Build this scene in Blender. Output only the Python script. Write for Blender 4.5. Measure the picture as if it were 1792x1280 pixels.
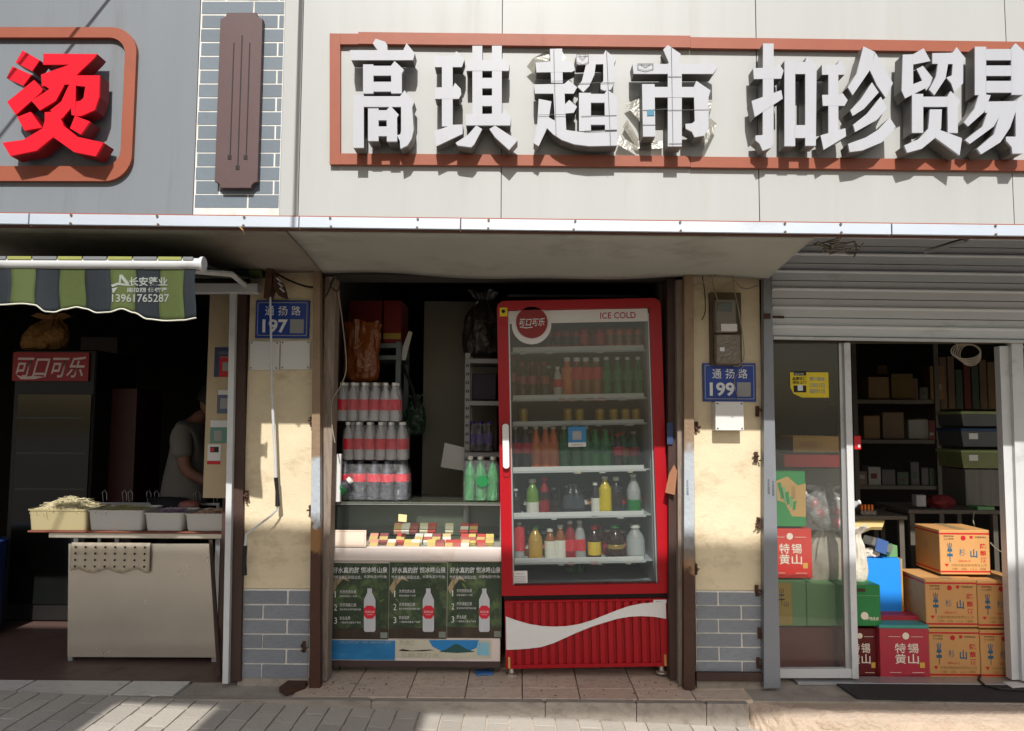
import bpy, bmesh, math, random
from mathutils import Vector, Matrix
random.seed(7)
for o in list(bpy.data.objects): bpy.data.objects.remove(o)
SC = bpy.context.scene
COL = SC.collection
R = math.radians
# ------------------------------------------------------------------ camera, sky, sun, exposure
PITCH, ROLL, YAW = 4.2, 0.30, -0.45
EYE = Vector((0, -4.1, 1.45)); FPX = 1294.0
cam = bpy.data.cameras.new('camera'); camo = bpy.data.objects.new('camera', cam); COL.objects.link(camo)
cam.sensor_width = 36.0; cam.lens = 36.0*FPX/1792.0; cam.clip_start = 0.05; cam.clip_end = 400
camo.location = EYE
CM = Matrix.Rotation(R(-YAW), 4, 'Z') @ Matrix.Rotation(R(90+PITCH), 4, 'X') @ Matrix.Rotation(R(ROLL), 4, 'Z')
camo.rotation_euler = CM.to_euler()
SC.camera = camo
W = bpy.data.worlds.new('World'); SC.world = W; W.use_nodes = True
SUN_EL = 43.5
nt = W.node_tree; bgn = nt.nodes['Background']; sk = nt.nodes.new('ShaderNodeTexSky')
sk.sky_type = 'NISHITA'; sk.sun_disc = False; sk.sun_elevation = R(SUN_EL); sk.sun_rotation = R(180)
sk.air_density = 1.3; sk.dust_density = 3.0; sk.ozone_density = 1.0
nt.links.new(sk.outputs[0], bgn.inputs[0]); bgn.inputs[1].default_value = 0.10
sl = bpy.data.lights.new('sun', 'SUN'); sl.energy = 4.4; sl.angle = R(0.53); sl.color = (1.0, 0.96, 0.90)
so = bpy.data.objects.new('sun', sl); COL.objects.link(so)
so.location = (0, -9, 9)
so.rotation_euler = Vector((0.0, math.cos(R(SUN_EL)), -math.sin(R(SUN_EL)))).to_track_quat('-Z', 'Y').to_euler()
SC.view_settings.view_transform = 'Standard'; SC.view_settings.look = 'None'
SC.view_settings.exposure = 0.12; SC.view_settings.gamma = 1.0
SC.cycles.max_bounces = 8; SC.cycles.transparent_max_bounces = 24; SC.cycles.caustics_reflective = False; SC.cycles.caustics_refractive = False

# ------------------------------------------------------------------ measuring helpers (photograph pixel at a known depth -> place)
CR = CM.to_3x3(); CX_, CY_, CZ_ = CR.col[0], CR.col[1], CR.col[2]
def ray(px, py):
    return (-CZ_ + CX_*((px-896.0)/FPX) - CY_*((py-640.0)/FPX))
def at(px, py, Y):
    d = ray(px, py); t = (Y-EYE.y)/d.y
    return EYE + d*t
def onz(px, py, z):
    d = ray(px, py); t = (z-EYE.z)/d.z
    return EYE + d*t
def rect(x0, y0, x1, y1, Y):
    mx, my = (x0+x1)/2, (y0+y1)/2
    return at(x0, my, Y).x, at(x1, my, Y).x, at(mx, y1, Y).z, at(mx, y0, Y).z     # X0,X1,Z0,Z1

# ------------------------------------------------------------------ materials
def S(r, g=None, b=None):
    if g is None: g = b = r
    f = lambda c: (c/255/12.92) if c/255 <= .04045 else ((c/255+.055)/1.055)**2.4
    return (f(r), f(g), f(b))
MATS = {}
def M(name, col=(.5,.5,.5), rough=.6, met=0.0, var=.12, scale=6.0, bump=0.0, bscale=60.0, dirt=None, damt=.5, dscale=3.0,
      orand=0.0, spec=.4, coat=0.0, stretch=(1,1,1), emit=None, es=0.0):
    if name in MATS: return MATS[name]
    m = bpy.data.materials.new(name); m.use_nodes = True; MATS[name] = m
    n = m.node_tree.nodes; L = m.node_tree.links; p = n['Principled BSDF']
    p.inputs['Roughness'].default_value = rough; p.inputs['Metallic'].default_value = met
    p.inputs['Specular IOR Level'].default_value = spec
    if coat: p.inputs['Coat Weight'].default_value = coat; p.inputs['Coat Roughness'].default_value = .08
    tc = n.new('ShaderNodeTexCoord'); mp = n.new('ShaderNodeMapping'); mp.inputs['Scale'].default_value = stretch
    L.new(tc.outputs['Object'], mp.inputs['Vector'])
    out = None
    nz = n.new('ShaderNodeTexNoise'); nz.inputs['Scale'].default_value = scale; nz.inputs['Detail'].default_value = 5; nz.inputs['Roughness'].default_value = .65
    L.new(mp.outputs[0], nz.inputs['Vector'])
    mr = n.new('ShaderNodeMapRange'); mr.inputs[1].default_value = .25; mr.inputs[2].default_value = .75
    mr.inputs[3].default_value = 1-var; mr.inputs[4].default_value = 1+var
    L.new(nz.outputs['Fac'], mr.inputs[0])
    val = mr.outputs[0]
    if orand:
        oi = n.new('ShaderNodeObjectInfo'); m2 = n.new('ShaderNodeMapRange'); m2.inputs[3].default_value = 1-orand; m2.inputs[4].default_value = 1+orand
        L.new(oi.outputs['Random'], m2.inputs[0]); mu = n.new('ShaderNodeMath'); mu.operation = 'MULTIPLY'
        L.new(val, mu.inputs[0]); L.new(m2.outputs[0], mu.inputs[1]); val = mu.outputs[0]
    hs = n.new('ShaderNodeHueSaturation'); hs.inputs['Color'].default_value = (*col, 1); L.new(val, hs.inputs['Value'])
    out = hs.outputs[0]
    if dirt is not None:
        dz = n.new('ShaderNodeTexNoise'); dz.inputs['Scale'].default_value = dscale; dz.inputs['Detail'].default_value = 9; dz.inputs['Roughness'].default_value = .72
        L.new(mp.outputs[0], dz.inputs['Vector'])
        dr = n.new('ShaderNodeMapRange'); dr.inputs[1].default_value = .62-.25*damt; dr.inputs[2].default_value = .78-.1*damt; dr.inputs[3].default_value = 0; dr.inputs[4].default_value = min(1, .35+damt*.6)
        L.new(dz.outputs['Fac'], dr.inputs[0])
        mx = n.new('ShaderNodeMix'); mx.data_type = 'RGBA'; L.new(dr.outputs[0], mx.inputs['Factor']); L.new(out, mx.inputs['A']); mx.inputs['B'].default_value = (*dirt, 1)
        out = mx.outputs['Result']
        rr = n.new('ShaderNodeMapRange'); rr.inputs[3].default_value = rough; rr.inputs[4].default_value = min(1, rough+.25); L.new(dr.outputs[0], rr.inputs[0]); L.new(rr.outputs[0], p.inputs['Roughness'])
    L.new(out, p.inputs['Base Color'])
    if bump:
        bz = n.new('ShaderNodeTexNoise'); bz.inputs['Scale'].default_value = bscale; bz.inputs['Detail'].default_value = 6
        L.new(mp.outputs[0], bz.inputs['Vector']); b = n.new('ShaderNodeBump'); b.inputs['Strength'].default_value = bump; b.inputs['Distance'].default_value = .02
        L.new(bz.outputs['Fac'], b.inputs['Height']); L.new(b.outputs[0], p.inputs['Normal'])
    if emit: p.inputs['Emission Color'].default_value = (*emit, 1); p.inputs['Emission Strength'].default_value = es
    return m
def CLEAR(name, col, alpha=.35, rough=.08, bump=0.0, bscale=30, spec=.5, ior=1.45, tint=None):
    """clear or tinted plastic / glass: lets light straight through, keeps its shine"""
    if name in MATS: return MATS[name]
    m = bpy.data.materials.new(name); m.use_nodes = True; MATS[name] = m
    n = m.node_tree.nodes; L = m.node_tree.links; n.remove(n['Principled BSDF']); out = n['Material Output']
    tr = n.new('ShaderNodeBsdfTransparent'); tr.inputs[0].default_value = (*(tint or [0,0,0]), 1) if tint else (*[min(1, .93+.07*c) if alpha < .12 else c**.5 for c in col], 1)
    df = n.new('ShaderNodeBsdfPrincipled'); df.inputs['Base Color'].default_value = (*col, 1); df.inputs['Roughness'].default_value = max(.2, rough)
    gl = n.new('ShaderNodeBsdfGlossy'); gl.inputs['Roughness'].default_value = rough
    fr = n.new('ShaderNodeFresnel'); fr.inputs[0].default_value = ior
    ge = n.new('ShaderNodeNewGeometry'); bk_ = n.new('ShaderNodeMath'); bk_.operation = 'MULTIPLY_ADD'; bk_.inputs[1].default_value = -1; bk_.inputs[2].default_value = 1; L.new(ge.outputs['Backfacing'], bk_.inputs[0])
    fm = n.new('ShaderNodeMath'); fm.operation = 'MULTIPLY'; L.new(fr.outputs[0], fm.inputs[0]); L.new(bk_.outputs[0], fm.inputs[1])
    a = n.new('ShaderNodeMixShader'); a.inputs[0].default_value = alpha; L.new(tr.outputs[0], a.inputs[1]); L.new(df.outputs[0], a.inputs[2])
    b = n.new('ShaderNodeMixShader'); L.new(fm.outputs[0], b.inputs[0]); L.new(a.outputs[0], b.inputs[1]); L.new(gl.outputs[0], b.inputs[2])
    L.new(b.outputs[0], out.inputs['Surface'])
    if bump:
        tc = n.new('ShaderNodeTexCoord'); bz = n.new('ShaderNodeTexNoise'); bz.inputs['Scale'].default_value = bscale; bz.inputs['Detail'].default_value = 4; bz.inputs['Distortion'].default_value = 1.2
        L.new(tc.outputs['Object'], bz.inputs['Vector']); bp = n.new('ShaderNodeBump'); bp.inputs['Strength'].default_value = bump; bp.inputs['Distance'].default_value = .03
        L.new(bz.outputs['Fac'], bp.inputs['Height'])
        for q in (gl, df, fr): L.new(bp.outputs[0], q.inputs['Normal'])
    return m
def RAMPZ(name, stops, rough=.6, met=0.0, nscale=14, namt=.25, dirt=None, damt=.4):
    """old paint in bands along the height of a post: stops = [(z, colour)] in metres above the post's foot, with ragged borders"""
    if name in MATS: return MATS[name]
    m = M(name, (.5,.5,.5), rough, met, .15, 9, .15, 50, dirt, damt, 6)
    n = m.node_tree.nodes; L = m.node_tree.links
    tc = n.new('ShaderNodeTexCoord'); sp = n.new('ShaderNodeSeparateXYZ'); L.new(tc.outputs['Object'], sp.inputs[0])
    nz = n.new('ShaderNodeTexNoise'); nz.inputs['Scale'].default_value = nscale; nz.inputs['Detail'].default_value = 6; L.new(tc.outputs['Object'], nz.inputs['Vector'])
    ma = n.new('ShaderNodeMath'); ma.operation = 'MULTIPLY_ADD'; ma.inputs[1].default_value = namt; L.new(nz.outputs['Fac'], ma.inputs[0]); L.new(sp.outputs['Z'], ma.inputs[2])
    dv = n.new('ShaderNodeMath'); dv.operation = 'MULTIPLY_ADD'; dv.inputs[1].default_value = 1/3.0; dv.inputs[2].default_value = -namt/6; L.new(ma.outputs[0], dv.inputs[0])
    cr = n.new('ShaderNodeValToRGB'); e = cr.color_ramp.elements
    e[0].position = stops[0][0]/3; e[0].color = (*stops[0][1], 1); e[1].position = stops[-1][0]/3; e[1].color = (*stops[-1][1], 1)
    for z, c in stops[1:-1]:
        q = e.new(z/3); q.color = (*c, 1)
    L.new(dv.outputs[0], cr.inputs[0])
    hs = [k for k in n if k.bl_idname == 'ShaderNodeHueSaturation'][0]; L.new(cr.outputs[0], hs.inputs['Color'])
    return m

# ------------------------------------------------------------------ mesh helpers
class MB:
    def __init__(s): s.bm = bmesh.new()
    def box(s, x0, x1, y0, y1, z0, z1, bev=0, mat=None):
        if x0 > x1: x0, x1 = x1, x0
        if y0 > y1: y0, y1 = y1, y0
        if z0 > z1: z0, z1 = z1, z0
        v = [s.bm.verts.new(p) for p in ((x0,y0,z0),(x1,y0,z0),(x1,y1,z0),(x0,y1,z0),(x0,y0,z1),(x1,y0,z1),(x1,y1,z1),(x0,y1,z1))]
        fs = [s.bm.faces.new([v[i] for i in q]) for q in ((0,3,2,1),(4,5,6,7),(0,1,5,4),(1,2,6,5),(2,3,7,6),(3,0,4,7))]
        if bev:
            es = list({e for f in fs for e in f.edges}); bmesh.ops.bevel(s.bm, geom=es, offset=bev, segments=1, affect='EDGES', clamp_overlap=True)
        if mat is not None: bmesh.ops.transform(s.bm, matrix=mat, verts=v)
        return s
    def prism(s, pts, y0, y1):            # polygon in X,Z pushed along Y
        a = [s.bm.verts.new((x, y0, z)) for x, z in pts]; b = [s.bm.verts.new((x, y1, z)) for x, z in pts]
        k = len(pts); fs = [s.bm.faces.new(a), s.bm.faces.new(b[::-1])]
        for i in range(k): fs.append(s.bm.faces.new((a[i], b[i], b[(i+1) % k], a[(i+1) % k])))
        bmesh.ops.recalc_face_normals(s.bm, faces=fs); return s
    def hull(s, a, b):                     # two equal rings of 3-D points, capped
        A = [s.bm.verts.new(p) for p in a]; B = [s.bm.verts.new(p) for p in b]; k = len(a)
        fs = [s.bm.faces.new(A), s.bm.faces.new(B[::-1])]
        for i in range(k): fs.append(s.bm.faces.new((A[i], B[i], B[(i+1) % k], A[(i+1) % k])))
        bmesh.ops.recalc_face_normals(s.bm, faces=fs); return s
    def ring(s, outer, inner, y0, y1, closed=True):
        k = len(outer); m = lambda pts, y: [s.bm.verts.new((x, y, z)) for x, z in pts]
        o0, i0, o1, i1 = m(outer, y0), m(inner, y0), m(outer, y1), m(inner, y1); fs = []
        for i in range(k if closed else k-1):
            j = (i+1) % k
            fs += [s.bm.faces.new((o0[i], o0[j], i0[j], i0[i])), s.bm.faces.new((o1[i], i1[i], i1[j], o1[j])), s.bm.faces.new((o0[i], o1[i], o1[j], o0[j])), s.bm.faces.new((i0[i], i0[j], i1[j], i1[i]))]
        if not closed:
            for i in (0, k-1): fs.append(s.bm.faces.new((o0[i], i0[i], i1[i], o1[i])))
        bmesh.ops.recalc_face_normals(s.bm, faces=fs); return s
    def tube(s, path, r, n=8, taper=None):
        path = [Vector(p) for p in path]; rings = []; up = None
        for i, p in enumerate(path):
            d = (path[min(i+1, len(path)-1)] - path[max(i-1, 0)]).normalized()
            if up is None or abs(d.dot(up)) > .99: up = Vector((0,0,1)) if abs(d.z) < .9 else Vector((1,0,0))
            a = d.cross(up).normalized(); b = a.cross(d).normalized(); up = b
            rr = r if taper is None else r*taper[i]
            rings.append([s.bm.verts.new(p + a*math.cos(2*math.pi*k/n)*rr + b*math.sin(2*math.pi*k/n)*rr) for k in range(n)])
        fs = []
        for q, w in zip(rings, rings[1:]):
            for k in range(n): fs.append(s.bm.faces.new((q[k], q[(k+1) % n], w[(k+1) % n], w[k])))
        fs += [s.bm.faces.new(rings[0][::-1]), s.bm.faces.new(rings[-1])]
        bmesh.ops.recalc_face_normals(s.bm, faces=fs); return s
    def lathe(s, prof, cx=0, cy=0, z0=0, n=14, sx=1, sy=1):
        rings = []
        for r, z in prof:
            rings.append([s.bm.verts.new((cx+math.cos(2*math.pi*k/n)*r*sx, cy+math.sin(2*math.pi*k/n)*r*sy, z0+z)) for k in range(n)])
        fs = []
        for q, w in zip(rings, rings[1:]):
            for k in range(n): fs.append(s.bm.faces.new((q[k], q[(k+1) % n], w[(k+1) % n], w[k])))
        fs += [s.bm.faces.new(rings[0][::-1]), s.bm.faces.new(rings[-1])]
        bmesh.ops.recalc_face_normals(s.bm, faces=fs); return s
    def disc(s, cx, cz, r, y0, y1, n=32):
        return s.prism([(cx+r*math.cos(2*math.pi*k/n), cz+r*math.sin(2*math.pi*k/n)) for k in range(n)], y0, y1)
    def grid(s, fn, nu, nv):               # fn(u,v) -> point, u,v in 0..1
        g = [[s.bm.verts.new(fn(i/nu, j/nv)) for j in range(nv+1)] for i in range(nu+1)]
        for i in range(nu):
            for j in range(nv): s.bm.faces.new((g[i][j], g[i+1][j], g[i+1][j+1], g[i][j+1]))
        return s
    def mesh(s, name, mat, smooth=False):
        me = bpy.data.meshes.new(name); s.bm.to_mesh(me); s.bm.free(); me.materials.append(mat)
        if smooth:
            me.polygons.foreach_set('use_smooth', [True]*len(me.polygons)); me.set_sharp_from_angle(angle=R(38))
        return me
    def build(s, name, mat, parent=None, smooth=False, solid=0):
        """one mesh object; world coordinates are moved into the parent thing's frame (origin at its base)"""
        base = root_loc(parent) if parent else None
        if base is None:
            xs = [v.co.copy() for v in s.bm.verts]; lo = [min(v[i] for v in xs) for i in range(3)]; hi = [max(v[i] for v in xs) for i in range(3)]
            base = Vector(((lo[0]+hi[0])/2, (lo[1]+hi[1])/2, lo[2]))
            loc = base
        else: loc = Vector((0,0,0))
        bmesh.ops.translate(s.bm, vec=-base, verts=s.bm.verts)
        o = bpy.data.objects.new(name, s.mesh(name, mat, smooth)); COL.objects.link(o); o.location = loc
        if parent: o.parent = parent; BASE[o.name] = base
        if solid:
            md = o.modifiers.new('thickness', 'SOLIDIFY'); md.thickness = solid; md.offset = 0
        return o
BASE = {}
def root_loc(o):
    if o.name in BASE: return BASE[o.name]
    return Vector(o.location)
def tag(o, label, cat, group=None, kind=None):
    if label: o['label'] = label
    if cat: o['category'] = cat
    if group: o['group'] = group
    if kind: o['kind'] = kind
    return o
def struct(o): o['kind'] = 'structure'; return o
def thing(name, label, cat, loc, group=None):
    o = bpy.data.objects.new(name, None); COL.objects.link(o); o.location = loc; o.empty_display_size = .1
    return tag(o, label, cat, group)
def inst(name, me, parent, loc, scale=(1,1,1), rot=None):
    """a piece that shares its mesh; loc in world coordinates"""
    o = bpy.data.objects.new(name, me); COL.objects.link(o); o.scale = scale
    if parent:
        b = root_loc(parent); o.parent = parent; o.location = Vector(loc)-b; BASE[o.name] = b
    else: o.location = loc
    if rot: o.rotation_euler = rot
    return o
def unit_box(name, mat, bev=0.0):
    return MB().box(-.5,.5,-.5,.5,-.5,.5,bev).mesh(name, mat)
TXT = {}
def text_mesh(s, mat, bold=0.0, shear=0.0, res=3, spacing=1.0, line=1.0):
    key = (s, mat.name, bold, shear, spacing, line)
    if key in TXT: return TXT[key]
    cu = bpy.data.curves.new('text', 'FONT'); cu.body = s; cu.size = 1; cu.offset = bold; cu.shear = shear; cu.resolution_u = res
    cu.space_character = spacing; cu.space_line = line; cu.align_x = 'LEFT'; cu.dimensions = '2D'; cu.fill_mode = 'FRONT'
    ob = bpy.data.objects.new('text', cu); me = bpy.data.meshes.new_from_object(ob)
    bpy.data.objects.remove(ob); bpy.data.curves.remove(cu)
    xs = [v.co.x for v in me.vertices] or [0, 1]; ys = [v.co.y for v in me.vertices] or [0, 1]
    x0, x1, y0, y1 = min(xs), max(xs), min(ys), max(ys)
    for v in me.vertices:
        v.co = ((v.co.x-x0)/max(1e-6, x1-x0), 0, (v.co.y-y0)/max(1e-6, y1-y0))
    me.materials.clear(); me.materials.append(mat); TXT[key] = me; return me
def lettering(parent, s, x0, x1, z0, z1, Y, mat, bold=0.0, shear=0.0, name='lettering', **k):
    return inst(name, text_mesh(s, mat, bold, shear, **k), parent, (x0, Y, z0), (x1-x0, 1, z1-z0))
def lettering_px(parent, s, px0, py0, px1, py1, Y, mat, **k):
    a = rect(px0, py0, px1, py1, Y); return lettering(parent, s, *a, Y, mat, **k)
def plate(parent, name, px0, py0, px1, py1, Y, th, mat, bev=0.0, **k):
    a = rect(px0, py0, px1, py1, Y); return MB().box(a[0], a[1], Y, Y+th, a[2], a[3], bev).build(name, mat, parent, **k)
def lerp(a, b, t): return a+(b-a)*t

# ------------------------------------------------------------------ palette
m_white_panel = M('panel_offwhite', S(178,181,180), .42, 0, .05, 1.2, .05, 3, S(170,168,162), .32, 2.2, orand=.03, stretch=(3,1,.3))
m_grey_panel = M('panel_grey', S(124,131,138), .45, 0, .05, 2, .04, 4, S(104,104,102), .4, 3, stretch=(3,1,.25))
m_terracotta = M('terracotta_frame', S(152,84,62), .5, 0, .08, 5, .03, 20, S(120,80,66), .2, 7)
m_letter = M('letter_white', S(180,183,190), .38, 0, .06, 3, .02, 8, S(152,150,146), .25, 3, stretch=(2,1,.5))
m_letter_red = M('letter_red', S(228,22,44), .35, 0, .05, 3)
m_trim = M('trim_metal', S(205,215,228), .38, .35, .06, 6, .03, 10, S(150,150,150), .25, 5, stretch=(.3,1,1))
m_brownboard = M('brown_board', S(104,70,58), .7, 0, .2, 12, .1, 60, S(60,45,40), .4, 9)
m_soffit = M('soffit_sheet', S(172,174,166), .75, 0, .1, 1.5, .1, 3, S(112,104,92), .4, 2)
m_soffit_l = M('soffit_sheet_dark', S(140,134,124), .75, 0, .15, 1.5, .1, 3, S(70,64,58), .5, 2)  # darker than the middle soffit sheet, with darker blotches
m_brick = M('grey_brick_tile', S(130,135,143), .65, 0, .12, 9, .12, 60, S(96,94,94), .42, 7, orand=.11)
m_brick_up = M('grey_brick_panel', S(112,124,134), .6, 0, .08, 9, .04, 40, orand=.06)
m_grout = M('white_grout', S(226,224,218), .8, 0, .08, 14, .05, 60, S(150,144,134), .42, 9)
m_plaque = M('brown_plaque', S(92,72,72), .5, 0, .07, 6, .03, 30)
m_dark = M('dark_paint', S(34,28,28), .6)
m_plaster = M('yellow_plaster', S(217,202,172), .85, 0, .10, 4, .12, 70, S(150,126,96), .42, 4.5, stretch=(1,1,1.6))
m_rust = M('rust', S(78,52,40), .8, 0, .3, 20, .3, 80, S(50,34,28), .5, 14)
m_brownpost = M('brown_steel_post', S(70,51,45), .6, .1, .25, 7, .12, 40, S(52,36,32), .45, 5, stretch=(1,1,.4))
m_whitepost = M('white_frame', S(206,208,210), .45, .1, .06, 6, .03, 20, S(140,135,125), .3, 7)
m_alu = M('aluminium', S(178,180,182), .38, .6, .07, 8, .03, 20, S(120,116,110), .3, 6, stretch=(1,1,.3))
m_steelblue = M('bluegrey_steel', S(132,136,143), .5, .35, .1, 6, .06, 30, S(96,90,84), .35, 5, stretch=(1,1,.4))
m_stainless = M('stainless', S(222,214,200), .27, .72, .08, 2.0, .04, 1.6, S(196,178,150), .2, 1.5)
m_wood_grey = M('weathered_wood', S(146,132,120), .8, 0, .22, 7, .3, 40, S(78,62,54), .5, 9, stretch=(6,6,.8))
m_wall_dark = M('dim_wall', S(60,56,52), .9, 0, .2, 2, .1, 20)  # dimness of the rooms is put into these wall and ceiling colours
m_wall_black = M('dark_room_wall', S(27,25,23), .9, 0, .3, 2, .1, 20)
m_ceil = M('dim_ceiling', S(46,43,40), .9, 0, .2, 2)  # same dimness put into the ceiling colour
m_floor_tile = M('floor_tile', S(206,188,170), .45, 0, .1, 5, .03, 20, S(120,94,76), .5, 6, orand=.07)
m_floor_white = M('white_floor_tile', S(210,208,200), .5, 0, .08, 6, .03, 20, S(118,110,100), .35, 8, orand=.05)
m_concrete = M('concrete', S(160,152,142), .85, 0, .14, 6, .4, 60, S(94,84,74), .45, 4, orand=.05)
m_concrete_warm = M('concrete_warm', S(184,166,148), .85, 0, .14, 7, .55, 50, S(140,110,90), .4, 7)
m_paver = M('paver', S(184,178,168), .85, 0, .12, 14, .35, 70, S(112,98,88), .35, 10, orand=.1)
m_paver_bed = M('paver_joint_sand', S(206,194,178), .9, 0, .15, 20, .4, 90)
m_asphalt = M('asphalt', S(88,84,80), .9, 0, .15, 30, .4, 120)
m_floor_red = M('reddish_floor', S(92,72,66), .6, 0, .2, 5, .1, 30, S(50,42,38), .5, 5)
m_mat = M('dark_mat', S(52,50,50), .9, 0, .15, 30, .4, 150)
m_blueplate = M('blue_plate', S(28,62,146), .4, 0, .1, 6)
m_print_white = M('print_white', S(224,226,228), .5)
m_print_grey = M('print_grey', S(150,150,150), .6)
m_print_black = M('print_black', S(28,26,26), .6)
m_print_red = M('print_red', S(190,30,36), .5)
m_print_blue = M('print_blue', S(40,92,120), .6)
m_white_plate = M('white_plate', S(214,214,212), .45, 0, .04, 6)
m_black_plastic = M('black_plastic', S(24,24,25), .45)
m_grey_plastic = M('grey_plastic', S(120,114,106), .6, 0, .15, 8, .05, 30, S(80,70,60), .4, 9)
m_cable_w = M('cable_pale', S(150,140,124), .6, 0, .1)
m_cable_b = M('cable_dark', S(34,30,28), .6)
m_shutter = M('shutter_slat', S(214,219,224), .45, .0, .06, 4, .02, 20, S(112,110,108), .3, 3, orand=.05, stretch=(.3,1,1))
m_screw = M('screw', S(110,92,80), .5, .5)

# ------------------------------------------------------------------ ground
def zp(X): return -.074 - .04*max(-6, min(6, X))
g = MB(); 
def gp(u, v):
    X = lerp(-40, 40, u); Y = lerp(-60, -.15, v); return (X, Y, zp(X)-.012)
g.grid(gp, 80, 12); ground = struct(g.build('pavement', m_paver_bed)); 
PW, PL = .116, .232
pav = MB().box(-.5,.5,-.5,.5,-.5,.5,.03).mesh('paver', m_paver)
slope = math.atan(.04)
x = -3.05; c = 0
while x < 1.95:
    for k in range(-1, 4):
        yh = -.15 - (k+(.5 if c % 2 else 0))*PL; yl = yh-PL; yh = min(yh, -.152)
        if yh-yl < .03: continue
        inst('paver', pav, ground, (x+PW/2, (yl+yh)/2, zp(x+PW/2)-.02+random.uniform(-.0015,.0015)), (PW-random.uniform(.006,.010), yh-yl-.009, .04), (random.uniform(-.004,.004), slope, random.uniform(-.006,.006)))
    x += PW; c += 1
road = MB().grid(lambda u, v: (lerp(-40,40,u), lerp(-60,-1.9,v), zp(lerp(-40,40,u))-.004), 80, 4); struct(road.build('road', m_asphalt))

# shop floors with the step in front
fl = MB().box(-6, 6, -.12, 4.2, -.6, -.03).build('shop_floor', m_concrete); struct(fl)
XL, XR = at(566,1150,.1).x, at(1200,1150,.1).x
tl = MB().box(-.5,.5,-.5,.5,-.5,.5,.012).mesh('floor_tile', m_floor_tile)
TW = .302; x0t = at(620,1212,.0).x - 2*TW
for i in range(9):
    for j in range(4):
        xx = x0t+(i+.5)*TW; yy = .155-.125+(j-.5)*TW+TW*.0
        ylo, yhi = yy-TW/2, yy+TW/2
        if xx-TW/2 < XL-.2 or xx-TW/2 > 1.35: continue
        ylo = max(ylo, -.118)
        inst('floor_tile', tl, fl, (xx, (ylo+yhi)/2, -.0125+random.uniform(-.001,.001)), (TW-.006, yhi-ylo-.006, .025))
tw = MB().box(-.5,.5,-.5,.5,-.5,.5,.01).mesh('white_tile', m_floor_white)
a = onz(0,1190,0); b = onz(0,1214,0)
for px0, px1 in ((-190,-60),(-58,40),(43,215),(218,322)):
    X0 = onz(px0,1202,0).x; X1 = onz(px1,1202,0).x
    inst('white_tile', tw, fl, ((X0+X1)/2, (a.y+b.y)/2, -.011), (X1-X0-.004, a.y-b.y, .022))
m_redf = MB().box(-6, at(430,1190,.2).x, a.y+.01, 4.1, -.03, -.006); m_redf.build('floor_sheet', m_floor_red, fl)
MB().box(-6, at(430,1210,0).x+.12, -.119, b.y-.006, -.03, -.008).build('concrete_apron', m_concrete, fl)
MB().box(onz(322,1202,0).x+.01, at(540,1200,.05).x, b.y-.004, .24, -.03, -.009).build('concrete_apron', m_concrete, fl)
MB().box(at(1290,1200,.1).x+.02, 6, -.119, 4.1, -.03, -.004).build('concrete_apron', m_concrete, fl)

# step risers (kerb stones) under the middle shop
kb = MB().box(-.5,.5,-.5,.5,-.5,.5,.02).mesh('kerb_stone', m_concrete)
kroot = thing('concrete_step', 'grey concrete step of several slabs under the tiled shop entrance', 'step', (0.1,-.14,-.1))
cuts = [(-6,-3.1),(-3.1,-1.9),(-1.9,-.75),(-.75,.15),(.15,.62),(.62,.98),(.98,1.2)]
for q, (s0, s1) in enumerate(cuts):
    inst('kerb_stone', kb, kroot, ((s0+s1)/2, -.143+random.uniform(-.004,.003), -.16), (s1-s0-.004, .045, .315+random.uniform(-.004,.002)))
# higher broken platform on the right
def platform():
    m = MB(); n = 60
    xs = [1.19+ (6-1.19)*((i/n)**2.2) for i in range(n+1)]
    rnd = random.Random(3)
    top, edge, bot = [], [], []
    for X in xs:
        t = min(1, max(0, (X-1.19)/.42)); yf = lerp(-.13, -.30, t**.6) + rnd.uniform(-.006,.006)
        zt = -.012 + (rnd.uniform(-.004, .004))
        dip = .05*math.exp(-((X-1.27)/.06)**2) + .03*math.exp(-((X-1.5)/.09)**2)
        top.append((X, yf+.05+dip*.7, zt)); edge.append((X, yf, zt-.022-dip*.5)); bot.append((X, yf-.018-.02*rnd.random(), -.42))
    back = [(X, -.10, -.012) for X in xs]
    V = [[m.bm.verts.new(p) for p in row] for row in (back, top, edge, bot)]
    for r0, r1 in zip(V, V[1:]):
        for i in range(n): m.bm.faces.new((r0[i], r0[i+1], r1[i+1], r1[i]))
    m.bm.faces.new([V[k][0] for k in range(4)])
    bmesh.ops.recalc_face_normals(m.bm, faces=m.bm.faces)
    bmesh.ops.subdivide_edges(m.bm, edges=[e for e in m.bm.edges if abs(e.verts[0].co.z-e.verts[1].co.z) > .2], cuts=8)
    for v in m.bm.verts:
        if v.co.z < -.04: v.co.y += rnd.uniform(-.012, .008)
    return m
pf = platform().build('broken_platform', m_concrete_warm); tag(pf, 'raised concrete platform with a crumbling broken front edge at the right-hand shop', 'platform')
mt = MB().prism([(0,0),(1,0),(1,1),(0,1)], 0, 1)
mt = MB(); q = [onz(1462,1198,0), onz(1900,1198,0), onz(1900,1232,0), onz(1500,1224,0)]
mt.hull([(p.x,p.y,.002) for p in q], [(p.x,p.y,.008) for p in q]); tag(mt.build('door_mat', m_mat), 'thin dark grey mat laid outside the right-hand sliding door', 'mat')
pp = MB(); q = [onz(1755,1198,0), onz(1785,1196,0), onz(1800,1206,0), onz(1772,1208,0)]
pp.hull([(p.x,p.y,.010) for p in q], [(p.x,p.y,.013) for p in q]); tag(pp.build('paper_scrap', m_white_plate), 'white scrap of paper lying on the dark door mat', 'paper')

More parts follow.
